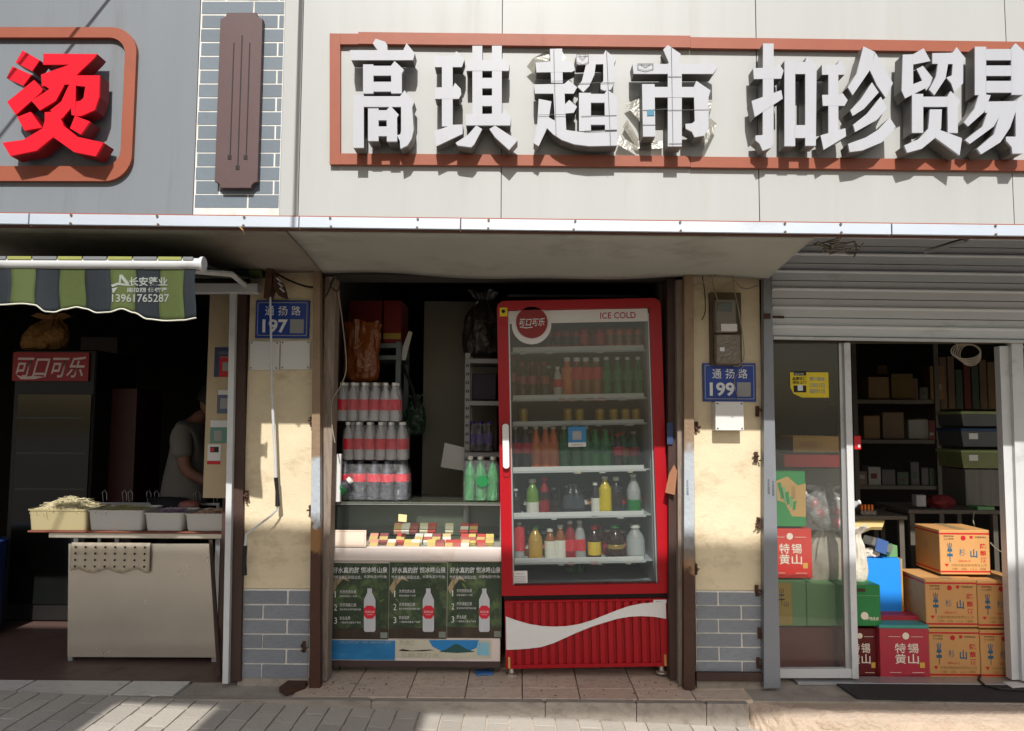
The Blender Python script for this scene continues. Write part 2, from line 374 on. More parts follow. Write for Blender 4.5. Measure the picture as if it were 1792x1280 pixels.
# ------------------------------------------------------------------ building shell
YF = -.85                                   # face of the sign boards
ZS = at(900,406,YF).z                       # underside of the canopy
sh = thing('shop_building', 'single-storey row of three dim shop rooms under the sign boards', 'building', (0,2,0))
def sbox(name, mat, *b): return MB().box(*b).build(name, mat, sh)
XPL0, XPL1 = at(425,900,.06).x, at(548,900,.06).x
XPR0, XPR1 = at(1215,900,.06).x, at(1336,900,.06).x
sbox('canopy_roof', m_ceil, -6, 6, YF+.05, 4.2, 3.75, 3.85)
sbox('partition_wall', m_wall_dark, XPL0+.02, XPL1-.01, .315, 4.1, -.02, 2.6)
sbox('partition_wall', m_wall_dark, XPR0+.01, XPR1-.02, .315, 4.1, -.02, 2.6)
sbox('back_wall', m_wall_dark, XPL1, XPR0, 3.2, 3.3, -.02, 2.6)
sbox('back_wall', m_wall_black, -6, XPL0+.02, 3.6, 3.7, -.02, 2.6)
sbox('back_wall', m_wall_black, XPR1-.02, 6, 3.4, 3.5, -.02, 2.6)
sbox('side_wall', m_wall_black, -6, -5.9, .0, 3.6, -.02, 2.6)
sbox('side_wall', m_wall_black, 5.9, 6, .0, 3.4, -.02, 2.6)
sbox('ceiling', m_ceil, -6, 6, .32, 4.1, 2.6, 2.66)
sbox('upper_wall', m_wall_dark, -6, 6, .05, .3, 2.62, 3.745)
# lintels over the openings
lz = at(880,482,.06).z
sbox('lintel_beam', m_wall_dark, XPL1+.003, XPR0-.003, .07, .3, lz, 2.615)
sbox('lintel_beam', m_wall_black, -5.9, XPL0-.003, .14, .3, at(200,508,.14).z, 2.615)

# canopy soffit sheets
def soffit(name, x0f, x1f, x0b, x1b, seed, mat, label, sag=.02, Yb=.04):
    r = random.Random(seed); ph = [r.uniform(0,6) for _ in range(4)]
    def f(u, v):
        X = lerp(lerp(x0f,x1f,u), lerp(x0b,x1b,u), v); Y = lerp(YF+.02, Yb, v)
        z = ZS-.004 - .0088*X - sag*v*(.5+.5*math.sin(3.1*X+ph[0]))*1.2 + .006*math.sin(7*X+ph[1])*v - .012*v*v
        return (X, Y, z)
    o = MB().grid(f, 48, 10).build(name, mat, smooth=True, solid=.006); tag(o, label, 'soffit sheet'); return o
sxf = at(1425,412,YF+.02).x; sxb = at(1342,468,.04).x
xm = at(566,450,-.2).x
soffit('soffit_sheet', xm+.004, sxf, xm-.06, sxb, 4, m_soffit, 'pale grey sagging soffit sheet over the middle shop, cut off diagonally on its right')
soffit('soffit_sheet', -6, xm-.004, -6, xm-.068, 9, m_soffit_l, 'darker grey soffit sheet above the striped awning', .01)

# brown board and metal trim along the canopy edge
trim = thing('canopy_edge_trim', 'long silver metal edge strip with screws below the sign boards', 'metal trim', (0,YF,ZS))
zt0, zt1 = at(900,403,YF-.02).z, at(900,384,YF-.02).z
cuts = [-150,50,523,806,1560,1950]
for i in range(5):
    X0, X1 = at(cuts[i],390,YF-.02).x+.002, at(cuts[i+1],390,YF-.02).x-.002
    MB().box(X0, X1, YF-.022+.0012*(i%2), YF-.004, zt0, zt1, .002).build('trim_strip', m_trim, trim)
MB().box(-6, 6, YF-.004+.001, YF+.018, ZS-.004, zt1-.004).build('edge_board', m_brownboard, trim)
MB().box(-6, 6, YF-.010, YF-.002, zt1+.001, zt1+.007).build('edge_bead', m_terracotta, trim)
sc = MB().disc(0, 0, .0055, -.003, .002, 8).mesh('screw', m_screw)
for px in (125,276,427,578,731,854,1005,1190,1372,1472,1742):
    X = at(px,393,YF-.02).x
    for zz in (zt1-.006, zt0+.005): inst('screw', sc, trim, (X+random.uniform(-.004,.004), YF-.0235, zz))

trim.rotation_euler.y = .0088
# ------------------------------------------------------------------ sign boards
def P(lst, reg, Y):                            # traced outline (enlargement pixels) -> X,Z at depth Y
    ox, oy, sc = reg; out = []
    for x, y in lst:
        p = at(ox+x/sc, oy+y/sc, Y); out.append((p.x, p.z))
    return out
m_return = M('letter_return', S(112,110,106), .45, .2, .1, 5, .03, 20, S(80,74,68), .3, 6); m_return_red_shade = M('letter_return_red_shade', S(120,12,22), .45, 0, .1, 5)  # metal sides; their shaded look is partly put into these darker tones
def character(parent, polys, reg, mat, d=.100, name='sign_character', y1=YF-.032):
    m = MB(); q = MB()
    for k, pl in enumerate(polys):
        w = P(pl, reg, YF-d); m.prism(w, YF-d-.0006*k, YF-d+.006); cx0 = sum(p[0] for p in w)/len(w); cz0 = sum(p[1] for p in w)/len(w)
        q.prism(w, YF-d+.0065, y1+.0006*k)
    o = m.build(name, mat, parent); q.build('return', m_return_red_shade if mat is m_letter_red else m_return, o); return o
def rc(x0,y0,x1,y1): return [(x0,y0),(x1,y0),(x1,y1),(x0,y1)]
R1=(0,0,3.048); R2=(560,40,4.570); R3=(900,40,4.572); R4=(1290,40,3.570)
lx1 = at(344,200,YF).x; px1 = at(493,200,YF).x
ls = thing('shop_sign', 'grey sign board with one big red Chinese character in a rounded brown frame', 'shop sign', (-2.2,YF,ZS+.1))
zb = zt1-.03
MB().box(-6, lx1-.002, YF, YF+.04, zb, 3.75).build('panel', m_grey_panel, ls)
# rounded frame
fo = rect(-180,48,235,317,YF-.02); fi = rect(-160,66,215,291,YF-.02)
def rrect(x0,x1,z0,z1,r,n=8):
    o = []
    for cx, cz, a0 in ((x1-r,z1-r,0),(x0+r,z1-r,90),(x0+r,z0+r,180),(x1-r,z0+r,270)):
        for k in range(n+1):
            a = R(a0+90*k/n); o.append((cx+r*math.cos(a), cz+r*math.sin(a)))
    return o
MB().ring(rrect(*fo,.12), rrect(*fi,.075), YF-.022, YF-.001).build('frame', m_terracotta, ls)
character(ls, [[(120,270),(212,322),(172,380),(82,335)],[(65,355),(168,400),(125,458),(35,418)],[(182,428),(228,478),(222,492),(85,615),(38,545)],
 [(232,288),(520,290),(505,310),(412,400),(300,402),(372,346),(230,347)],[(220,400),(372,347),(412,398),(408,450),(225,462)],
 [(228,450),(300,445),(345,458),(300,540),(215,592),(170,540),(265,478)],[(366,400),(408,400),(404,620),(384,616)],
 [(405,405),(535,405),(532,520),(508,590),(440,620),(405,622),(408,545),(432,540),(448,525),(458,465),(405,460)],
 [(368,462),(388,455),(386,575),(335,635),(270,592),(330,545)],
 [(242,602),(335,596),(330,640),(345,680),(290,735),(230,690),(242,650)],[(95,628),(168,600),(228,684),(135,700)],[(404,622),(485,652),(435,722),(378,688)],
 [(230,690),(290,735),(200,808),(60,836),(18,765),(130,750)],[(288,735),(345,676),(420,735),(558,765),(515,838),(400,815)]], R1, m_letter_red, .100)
# faux brick strip
bs = thing('brick_panel_strip', 'narrow strip of grey faux brick with white joints between the two sign boards', 'brick panel', ((lx1+px1)/2,YF,ZS+.1))
MB().box(lx1, px1, YF+.004, YF+.04, zb, 3.75).build('grout', m_grout, bs)
bm_ = MB().box(-.5,.5,-.5,.5,-.5,.5,.02).mesh('brick', m_brick_up)
zr = [at(420,(8+73.7*i)/3.048,YF).z for i in range(-6,16)]
hp = zr[0]-zr[1]; xa = at(346,200,YF).x; xw = at(438,200,YF).x-xa
for i, zt in enumerate(zr[:-1]):
    i -= 6
    j1 = xa+xw; spans = [(xa, j1), (j1, px1)] if i % 2 == 0 else [(xa, xa+xw*.46), (xa+xw*.46, xa+xw*1.48), (xa+xw*1.48, px1)]
    z0, z1 = max(zt-hp+.008, zb+.002), min(zt, 3.74)
    if z1-z0 < .01: continue
    for s0, s1 in spans:
        l = .0035; 
        if s0 == xa and i % 2 == 0: l = 0
        s0 += l; s1 -= .0035
        inst('brick', bm_, bs, ((s0+s1)/2, YF+.0095, (z0+z1)/2), (s1-s0, .0135, z1-z0))
# brown plaque
pq = thing('carved_plaque', 'tall brown plaque with notched corners fixed on the faux brick strip', 'plaque', (at(418,180,YF).x,YF-.03,at(418,332,YF).z))
x0,x1,z0,z1 = rect(381,23,455,329,YF-.03); r = .028
pts = []
for cx, cz, a0, a1 in ((x0,z0,90,0),(x1,z0,180,90),(x1,z1,270,180),(x0,z1,360,270)):
    for k in range(6):
        a = R(lerp(a0,a1,k/5)); pts.append((cx+r*math.cos(a), cz+r*math.sin(a)))
MB().prism(pts, YF-.032, YF-.003).build('board', m_plaque, pq)
for gx, y0, y1, qx in ((406,75,275,402),(420,62,293,416),(434,75,275,430)):
    a = rect(gx-1, y0, gx+1, y1, YF-.033); MB().box(a[0],a[1],YF-.0335,YF-.0325,a[2],a[3]).build('groove', m_dark, pq)
    a = rect(qx-3.5, y1-3, qx+3, y1+4, YF-.033); MB().box(a[0],a[1],YF-.0345,YF-.0337,a[2],a[3]).build('inlay', m_dark, pq)

ms = thing('shop_sign', 'long off-white sign board with eight white Chinese characters in a brown frame', 'shop sign', (1.2,YF,ZS+.1))
MB().box(px1+.001, 6, YF+.006, YF+.04, zb, 3.75).build('backing', m_dark, ms)
cuts = [493,526,878,1326,1767,2300,2900]
zmid = at(1210,300,YF).z
for a, b in zip(cuts, cuts[1:]):
    MB().box(at(a,200,YF).x+.0016, at(b,200,YF).x-.0016, YF+random.uniform(0,.0015), YF+.006, zb, 3.74, .001).build('panel', m_white_panel, ms)
# long terracotta frame, butt-jointed lengths
def strip(px0, py0a, py0b, px1_, py1a, py1b, name='frame_bar', y=-.022):
    pts = [at(px0,py0a,YF-.02), at(px1_,py1a,YF-.02), at(px1_,py1b,YF-.02), at(px0,py0b,YF-.02)]
    MB().prism([(p.x,p.z) for p in pts], YF+y, YF-.001).build(name, m_terracotta, ms)
strip(577,59,288,595.4,59.3,288.2)
strip(595.6,59.3,78,627,59.5,78)
strip(627.3,57,77.5,1208,63.5,84,y=-.024)
strip(1208.4,65.5,84.5,1950,76,94.5)
strip(595.6,269,288,1208,273.5,292)
strip(1208.4,274.5,293,1950,282,301)
G = character
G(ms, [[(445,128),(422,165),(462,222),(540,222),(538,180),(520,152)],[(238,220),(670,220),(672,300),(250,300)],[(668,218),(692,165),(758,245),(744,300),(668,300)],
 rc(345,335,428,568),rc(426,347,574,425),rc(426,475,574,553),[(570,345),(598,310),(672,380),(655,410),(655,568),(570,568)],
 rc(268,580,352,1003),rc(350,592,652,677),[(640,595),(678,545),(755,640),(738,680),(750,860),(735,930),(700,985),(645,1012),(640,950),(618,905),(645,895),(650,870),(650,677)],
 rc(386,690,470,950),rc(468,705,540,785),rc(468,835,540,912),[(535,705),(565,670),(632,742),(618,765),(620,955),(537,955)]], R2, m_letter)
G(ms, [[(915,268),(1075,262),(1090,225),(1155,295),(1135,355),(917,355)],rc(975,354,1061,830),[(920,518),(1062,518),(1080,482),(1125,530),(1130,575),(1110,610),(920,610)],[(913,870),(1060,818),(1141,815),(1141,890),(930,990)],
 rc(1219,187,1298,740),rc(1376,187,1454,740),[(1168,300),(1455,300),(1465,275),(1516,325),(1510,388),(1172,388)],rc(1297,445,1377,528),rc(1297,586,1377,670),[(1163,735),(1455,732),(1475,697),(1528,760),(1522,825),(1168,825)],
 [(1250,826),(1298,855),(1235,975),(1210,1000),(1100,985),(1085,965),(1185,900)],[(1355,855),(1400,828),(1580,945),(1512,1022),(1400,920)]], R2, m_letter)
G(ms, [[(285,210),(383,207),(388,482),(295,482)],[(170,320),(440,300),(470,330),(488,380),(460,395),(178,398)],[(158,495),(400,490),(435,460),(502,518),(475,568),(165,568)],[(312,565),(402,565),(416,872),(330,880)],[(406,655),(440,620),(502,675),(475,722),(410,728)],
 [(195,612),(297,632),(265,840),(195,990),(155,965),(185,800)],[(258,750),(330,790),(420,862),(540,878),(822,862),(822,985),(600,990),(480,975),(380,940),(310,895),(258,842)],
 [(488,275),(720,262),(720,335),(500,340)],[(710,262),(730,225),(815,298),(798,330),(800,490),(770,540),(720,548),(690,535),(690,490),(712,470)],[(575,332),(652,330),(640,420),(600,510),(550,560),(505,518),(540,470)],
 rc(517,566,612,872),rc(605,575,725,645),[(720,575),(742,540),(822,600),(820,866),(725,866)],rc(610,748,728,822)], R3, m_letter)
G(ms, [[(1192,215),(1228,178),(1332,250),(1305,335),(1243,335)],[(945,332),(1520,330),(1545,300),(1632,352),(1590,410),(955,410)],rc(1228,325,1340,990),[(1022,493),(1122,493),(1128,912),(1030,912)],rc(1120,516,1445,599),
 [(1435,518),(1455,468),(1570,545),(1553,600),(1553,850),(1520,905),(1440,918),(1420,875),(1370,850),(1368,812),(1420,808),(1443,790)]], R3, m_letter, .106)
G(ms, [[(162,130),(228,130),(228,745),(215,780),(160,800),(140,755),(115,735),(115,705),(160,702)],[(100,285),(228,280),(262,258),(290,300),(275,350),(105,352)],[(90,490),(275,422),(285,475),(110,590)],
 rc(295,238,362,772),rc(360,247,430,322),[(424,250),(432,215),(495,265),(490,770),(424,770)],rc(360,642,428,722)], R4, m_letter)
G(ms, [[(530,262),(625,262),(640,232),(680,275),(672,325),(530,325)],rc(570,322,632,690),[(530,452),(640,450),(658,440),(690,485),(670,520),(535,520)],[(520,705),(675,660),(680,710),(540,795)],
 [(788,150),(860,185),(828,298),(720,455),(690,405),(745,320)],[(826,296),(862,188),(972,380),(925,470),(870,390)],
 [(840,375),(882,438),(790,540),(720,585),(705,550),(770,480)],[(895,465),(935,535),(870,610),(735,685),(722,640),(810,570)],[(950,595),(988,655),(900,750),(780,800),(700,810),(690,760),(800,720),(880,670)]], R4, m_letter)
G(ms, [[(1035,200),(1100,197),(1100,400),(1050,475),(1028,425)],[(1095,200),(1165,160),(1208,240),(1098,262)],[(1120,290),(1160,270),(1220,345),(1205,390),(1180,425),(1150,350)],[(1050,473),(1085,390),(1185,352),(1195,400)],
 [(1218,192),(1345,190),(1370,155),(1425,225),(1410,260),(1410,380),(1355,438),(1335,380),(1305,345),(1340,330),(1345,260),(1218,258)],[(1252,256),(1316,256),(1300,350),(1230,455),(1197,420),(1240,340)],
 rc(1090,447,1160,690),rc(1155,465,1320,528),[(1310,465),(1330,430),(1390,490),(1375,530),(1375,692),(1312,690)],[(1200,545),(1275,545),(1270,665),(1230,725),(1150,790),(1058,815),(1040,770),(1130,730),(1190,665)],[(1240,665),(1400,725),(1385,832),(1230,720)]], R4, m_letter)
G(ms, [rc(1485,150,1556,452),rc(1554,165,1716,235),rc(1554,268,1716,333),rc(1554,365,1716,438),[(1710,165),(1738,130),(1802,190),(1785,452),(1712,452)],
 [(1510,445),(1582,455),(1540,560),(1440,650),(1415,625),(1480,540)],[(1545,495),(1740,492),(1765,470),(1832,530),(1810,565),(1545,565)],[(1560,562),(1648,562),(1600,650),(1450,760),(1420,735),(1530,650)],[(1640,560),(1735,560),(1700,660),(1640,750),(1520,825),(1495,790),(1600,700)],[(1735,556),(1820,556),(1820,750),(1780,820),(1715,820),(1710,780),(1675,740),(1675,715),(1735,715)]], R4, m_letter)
# pale protective film that peels off the third and fourth characters
m_film = CLEAR('peeling_film', S(180,178,168), .42, .3, .3, 14)
for pts, dz in (([(100,335),(150,280),(290,210),(385,208),(430,300),(280,300),(160,400)],.05),([(820,960),(850,890),(985,975),(1000,1010),(900,1010)],.05),([(870,830),(905,765),(1000,930),(1190,940),(1190,1005),(985,1000)],.03),([(890,640),(1010,590),(1010,800),(990,760)],.045),([(1555,600),(1600,600),(1560,740),(1625,800),(1510,1030),(1515,905),(1553,850)],.05),([(1165,325),(1192,215),(1243,325)],.06)):
    w = P(pts, R3, YF-dz); m = MB(); vs = [m.bm.verts.new((x, YF-dz*random.uniform(.5,1.0), z)) for x, z in w]; m.bm.faces.new(vs); m.build('peeling_film', m_film, ms, solid=.001)
m_line = M('film_seam', S(120,120,122), .6)
for x0_,y0_,x1_,y1_ in ((316,210,322,480),(322,480,335,915),(190,742,412,738),(298,474,388,470),(535,752,818,746),(560,870,820,860),(738,230,752,560),(752,560,770,985),(505,490,800,482),(1255,200,1268,985),(1228,437,1336,437),(1028,705,1228,695),(1228,704,1552,702),(1235,972,1340,970),(1028,822,1126,822)):
    a, b = at(R3[0]+x0_/R3[2], R3[1]+y0_/R3[2], YF-.104), at(R3[0]+x1_/R3[2], R3[1]+y1_/R3[2], YF-.104)
    mk = 1 if x0_ > 1000 else 0
    yy = YF-.1112 if mk else YF-.1102
    MB().tube([(a.x,yy+.001,a.z),(b.x,yy+.001,b.z)], .0011, 5).build('film_seam', m_line, ms)
# protective-film marks: small shield outlines and a smudge of blue print
def shield(cx, cy, w, h, yy):
    pts = [(-.5,.5),(.5,.5),(.5,-.25),(0,-.5),(-.5,-.25)]; c = at(R3[0]+cx/R3[2], R3[1]+cy/R3[2], YF-.104); k = 1/R3[2]/395
    o = [(c.x+x*w*k, c.z+z*h*k) for x, z in pts]; i = [(c.x+x*w*k*.9, c.z+z*h*k*.86) for x, z in pts]
    MB().ring(o, i, yy, yy+.001).build('film_mark', m_line, ms)
    v = [(-.28,.42),(0,.05),(.28,.42)]
    MB().tube([(c.x+x*w*k, yy, c.z+z*h*k) for x, z in v], .0012, 5).build('film_mark', m_line, ms)
shield(545,300,100,90,YF-.1102); shield(1048,362,125,62,YF-.1112)
a = rect(R3[0]+1062/R3[2], R3[1]+702/R3[2], R3[0]+1118/R3[2], R3[1]+745/R3[2], YF-.108); MB().box(a[0],a[1],YF-.111,YF-.1095,a[2],a[3]).build('blue_film_scrap', M('film_blue', S(60,128,158), .5), ms)

# unseen overhead cables towards the street, built for their thin shadows on the boards
def cable(pts, r, mat, label, name='unseen_cable'):
    o = MB().tube(pts, r, 6).build(name, mat, smooth=True); return tag(o, label, 'cable')
xs = at(521,200,YF).x
cable([(xs,YF+.02,3.72),(xs,-2.2,3.70),(xs,-4.2,3.9),(xs,-9.4,6.4)], .010, m_cable_b, 'unseen dark overhead cable leading from the off-white board straight out over the street')
xa_ = at(55,50,YF).x
cable([(xa_+.62,YF+.02,3.72),(xa_-.32,-2.2,3.72),(-4.6,-9.4,6.4)], .008, m_cable_b, 'unseen dark overhead cable leading from the grey board slantwise out over the street')
# unseen banner on two poles behind the viewer, added to shade the lower shop fronts
bn = thing('shade_banner', 'unseen red banner on two steel poles, added to shade the lower shop fronts', 'banner', (0,-5.2,-.3))
TS = math.tan(R(SUN_EL)); YB = -5.2
bz1 = .80+(.06-YB)*TS; bz0 = -.085+(-.16-YB)*TS
m_shade_banner = M('shade_banner_cloth', S(150,36,34), .8, 0, .1, 3)
MB().prism([(-5.5,bz0),(5.5,bz0),(5.5,bz1-.033*5.4),(-1.66,bz1+.033*1.6),(-1.80,bz1+.20),(-5.5,bz1+.20)], YB, YB+.02).build('shade_banner_cloth', m_shade_banner, bn)  # top edge stepped to steer where the added shade falls
for s0, s1 in ((-5.5,-2.02),(-1.52,-.46)):
    MB().box(s0, s1, YB+.001, YB+.019, bz0-1.3, bz0-.002).build('shade_banner_cloth', m_shade_banner, bn)  # lower panels added to shade parts of the pavement
for s in (-1, 1): MB().tube([(s*5.6,YB,-.35),(s*5.6,YB,bz1+.4)], .06, 10).build('pole', m_alu, bn)

# ------------------------------------------------------------------ pillars with brick-tile skirting
bk = MB().box(-.5,.5,-.5,.5,-.5,.5,.02).mesh('brick', m_brick)
def pillar(px0, px1, ztopx, rows, label, joints, ybot):
    X0, X1 = at(px0,900,.06).x, at(px1,900,.06).x
    t = thing('pillar', label, 'pillar', ((X0+X1)/2,.15,0))
    zt = at((px0+px1)/2, ztopx, .06).z; zbm = at((px0+px1)/2, ybot, .06).z
    MB().box(X0, X1, .06, .31, zt, 2.62, .004).build('plaster', m_plaster, t)
    MB().box(X0+.001, X1-.001, .058, .31, zbm, zt-.001).build('grout', m_grout, t)
    MB().box(X0+.001, X1-.001, .052, .31, -.03, zbm-.001).build('plinth', m_concrete, t)
    h = (zt-zbm)/rows
    for i in range(rows):
        z1 = zt-i*h-.009; z0 = zt-(i+1)*h
        js = [X0]+[at(j,900,.06).x for j in joints[i % 2]]+[X1]
        for a, b in zip(js, js[1:]):
            inst('brick', bk, t, ((a+b)/2+random.uniform(-.001,.001), .057+random.uniform(-.0015,.0015), (z0+z1)/2), (b-a-.010+random.uniform(-.002,.001), .014, z1-z0-random.uniform(0,.002)), (R(random.uniform(-.4,.4)),R(random.uniform(-.3,.3)),R(random.uniform(-.4,.4))))
    return t, X0, X1
pL, XA, XB = pillar(425,548,1031,6,'yellow plastered pillar with grey brick base beside the left food shop',([508],[466]),1186)
pR, XC, XD = pillar(1215,1337,1034,6,'yellow plastered pillar with grey brick base left of the roller shutter',([1254],[1294]),1180)

def post(px0t, px1t, pyt, px0b, px1b, pyb, Y, th, mat, name, label, cat='post', bev=.003):
    zt = at((px0t+px1t)/2, pyt, Y).z; zb_ = max(-.03, at((px0b+px1b)/2, pyb, Y).z)
    a, b, c, d = at(px0t,pyt,Y).x, at(px1t,pyt,Y).x, at(px0b,pyb,Y).x, at(px1b,pyb,Y).x
    xm_ = (a+b)/2; m = MB().prism([(c,zb_),(d,zb_),(b,zt),(a,zt)], Y, Y+th)
    o = m.build(name, mat); tag(o, label, cat); return o
tan, silver, brn = S(142,120,98), S(176,184,192), S(74,46,36)
rz1 = RAMPZ('post_paint_left', [(0,brn),(.72,brn),(.74,S(150,110,70)),(.88,S(150,112,74)),(.9,silver),(1.2,silver),(1.26,tan),(3,tan)], .5, .15, dirt=S(92,66,48), damt=.35)
rz2 = RAMPZ('post_paint_right', [(0,S(70,46,36)),(.62,S(70,46,36)),(.64,S(150,116,84)),(.72,S(120,112,106)),(.85,silver),(1.25,silver),(1.34,tan),(3,tan)], .5, .15, dirt=S(92,66,48), damt=.35)
post(548,560,462,541,560,1209,.0,.05,rz1,'door_post','rusty steel post with peeling paint on the left of the tiled entrance')
prR = post(1198,1214,470,1197,1216,1207,.0,.05,rz2,'door_post','rusty steel post with peeling paint on the right of the tiled entrance')
post(413,430,508,399,421,1193,.03,.06,m_brownpost,'door_post','dark brown steel post beside the white pole of the food shop')
post(402,412,512,389,399,1197,.0,.03,m_whitepost,'white_pole','thin white square pole at the corner of the food shop','pole')
prS = post(1337,1350,470,1337,1366,1205,.0,.05,m_steelblue,'shutter_guide','blue-grey steel guide rail of the roller shutter beside the right pillar','guide rail')
for par, px, py in ((prR,1201,841),(prS,1343,839),(prS,1351,842)):
    lettering_px(par, '专\n业\n开\n锁\n疏\n通', px, py, px+4, py+26, -.0008, m_print_black)
# weathered timber jambs of the middle shop
post(569,588,484,561,572,1192,.08,.10,m_wood_grey,'timber_jamb','pale weathered timber jamb left of the glass counter','door jamb')
post(1184,1197,490,1188,1197,1200,.07,.10,m_wood_grey,'timber_jamb','pale weathered timber jamb just left of the right rusty post','door jamb')
post(1168,1183,488,1172,1187,1188,.12,.12,m_brownpost,'timber_jamb','dark brown timber jamb between the red cooler and the pale jamb','door jamb')
post(1152,1166,488,1171,1172.5,1186,.30,.10,M('grey_board',S(104,96,92),.8,0,.15,6,.1,30),'side_board','grey board standing upright behind the right edge of the red cooler','board')
# horizontal rail above food shop opening
X0,X1,Z0,Z1 = rect(-90,497,455,514,.02); tag(MB().box(X0,X1,-.02,.04,Z0,Z1,.003).build('header_rail', m_whitepost), 'pale square rail across the top of the food shop opening', 'rail')

# ------------------------------------------------------------------ plates on the pillars
def number_plate(px0, py0, px1, py1, road, num, label):
    Y = .045; a = rect(px0,py0,px1,py1,Y); t = thing('house_number_plate', label, 'number plate', ((a[0]+a[1])/2, Y, a[2]))
    MB().box(a[0],a[1],Y,Y+.012,a[2],a[3],.002).build('plate', m_blueplate, t)
    w = px1-px0; h = py1-py0
    o = rrect(*rect(px0+.035*w,py0+.05*h,px1-.035*w,py1-.06*h,Y),.008,3); i = rrect(*rect(px0+.05*w,py0+.07*h,px1-.05*w,py1-.08*h,Y),.006,3)
    MB().ring(o, i, Y-.0012, Y-.0002).build('border_line', m_print_grey, t)
    for k, ch in enumerate(road):
        x = px0+w*(.18+k*.245); lettering_px(t, ch, x, py0+.15*h, x+.17*w, py0+.40*h, Y-.001, m_print_white, bold=.006)
    lettering_px(t, num, px0+.13*w, py0+.50*h, px0+.60*w, py0+.86*h, Y-.001, m_print_white, bold=.03)
    b = rect(px0+.645*w, py0+.50*h, px0+.90*w, py0+.87*h, Y); MB().box(b[0],b[1],Y-.0012,Y-.0002,b[2],b[3]).build('code_patch', m_print_grey, t)
number_plate(447,526,541,592,'通扬路','197','blue house number plate 197 on the left pillar')
number_plate(1230,636,1323,703,'通扬路','199','blue house number plate 199 on the right pillar')
hole = MB().disc(0,0,.004,-.002,.001,8).mesh('screw_hole', m_dark)
def blank(px0,py0,px1,py1,label,th=.012,Y=.045,rot=0):
    a = rect(px0,py0,px1,py1,Y); t = thing('blank_plate', label, 'plate', ((a[0]+a[1])/2, Y+th/2, a[2]))
    MB().box(a[0],a[1],Y,Y+th,a[2],a[3],.003).build('cover', m_white_plate, t)
    for sx, sz in ((0,1),(1,0),(1,1),(0,0)):
        inst('screw_hole', hole, t, (lerp(a[0]+.012,a[1]-.012,sx), Y-.001, lerp(a[2]+.012,a[3]-.012,sz)))
    t.rotation_euler.y = R(rot); return t
blank(436,597,488,648,'blank white plate hanging left under house number 197',rot=.6)
blank(491,596,543,647,'blank white plate hanging right under house number 197',rot=-.5)
blank(1252,703,1302,754,'blank white box cover under house number 199',.075,-.02)
# electricity meter on its backing board
Y=.03; a = rect(1243,512,1298,640,Y)
t = thing('electricity_meter', 'grimy electricity meter on a brown backing board above house number 199', 'electricity meter', ((a[0]+a[1])/2,Y,a[2]))
MB().box(a[0],a[1],Y,Y+.03,a[2],a[3],.003).build('backing_board', M('board_brown',S(92,78,62),.8,0,.2,8,.1,30,S(56,46,38),.4,7), t)
plate(t,'meter_body',1253,524,1289,582,Y-.06,.06,m_grey_plastic,.006)
plate(t,'meter_window',1256,530,1280,545,Y-.064,.004,M('meter_glass',S(60,68,64),.2),.001)
plate(t,'meter_label',1262,567,1290,580,Y-.063,.003,m_white_plate)
plate(t,'terminal_cover',1252,584,1298,638,Y-.05,.05,CLEAR('terminal_plastic',S(120,104,84),.7,.2,.2,30),.008)
plate(t,'warning_sticker',1260,608,1268,615,Y-.052,.002,m_print_white)
def wire(pts, r, mat, label, name='cable'):
    P3 = [at(x,y,Y_) for x,y,Y_ in pts]; sm = []
    for i in range(len(P3)-1):
        p0,p1,p2,p3 = P3[max(i-1,0)],P3[i],P3[i+1],P3[min(i+2,len(P3)-1)]
        for k in range(6):
            u = k/6; sm.append(.5*((2*p1)+(-p0+p2)*u+(2*p0-5*p1+4*p2-p3)*u*u+(-p0+3*p1-3*p2+p3)*u**3))
    sm.append(P3[-1]); o = MB().tube(sm, r, 6).build(name, mat, smooth=True); return tag(o, label, 'cable')
wire([(1330,411,-.8),(1334,430,-.4),(1322,452,-.1),(1300,470,-.02),(1286,474,0),(1284,500,0),(1292,540,-.03),(1300,590,-.02),(1302,625,-.02),(1294,640,.0),(1283,641,.02)],.003,m_cable_w,'pale thin cable looping from the canopy down past the electricity meter')
wire([(1242,464,.02),(1248,500,.02),(1256,525,-.03)],.003,m_cable_w,'short pale cable entering the meter from above')
wire([(1228,478,.03),(1233,510,.03),(1234,545,.03),(1228,560,.04)],.003,m_cable_b,'dark thin cable hanging left of the meter')
wire([(1215,500,.0),(1240,490,.0),(1270,477,.0),(1300,505,.03),(1325,500,.04)],.004,m_cable_w,'grey cable strung across the top of the right pillar')
wire([(1292,700,.04),(1285,668,.035),(1294,650,.035),(1302,640,.02)],.002,m_cable_w,'thin cable hanging over house number plate 199')
wire([(470,470,.02),(500,488,.03),(530,500,.03),(548,503,.0)],.006,m_cable_b,'black cable running along the top of the left pillar')
wire([(584,486,.06),(578,500,.06),(590,510,.06),(595,495,.06),(585,488,.06),(574,512,.06),(569,520,.05)],.004,m_cable_b,'tangled black cable at the top of the pale timber jamb')
wire([(592,510,.07),(600,570,.07),(606,640,.06),(598,672,.06),(582,700,.06),(580,735,.06),(586,775,.07)],.0035,m_cable_w,'pale cable hanging down in front of the water bottle packs')
wire([(620,484,.3),(680,490,.3),(720,484,.3)],.006,m_cable_w,'pale sagging cable under the middle shop lintel')
wire([(416,395,YF-.01),(424,402,YF-.02),(428,410,YF)],.003,M('twine',S(190,150,100),.8),'end of beige twine tied round the canopy edge','twine')
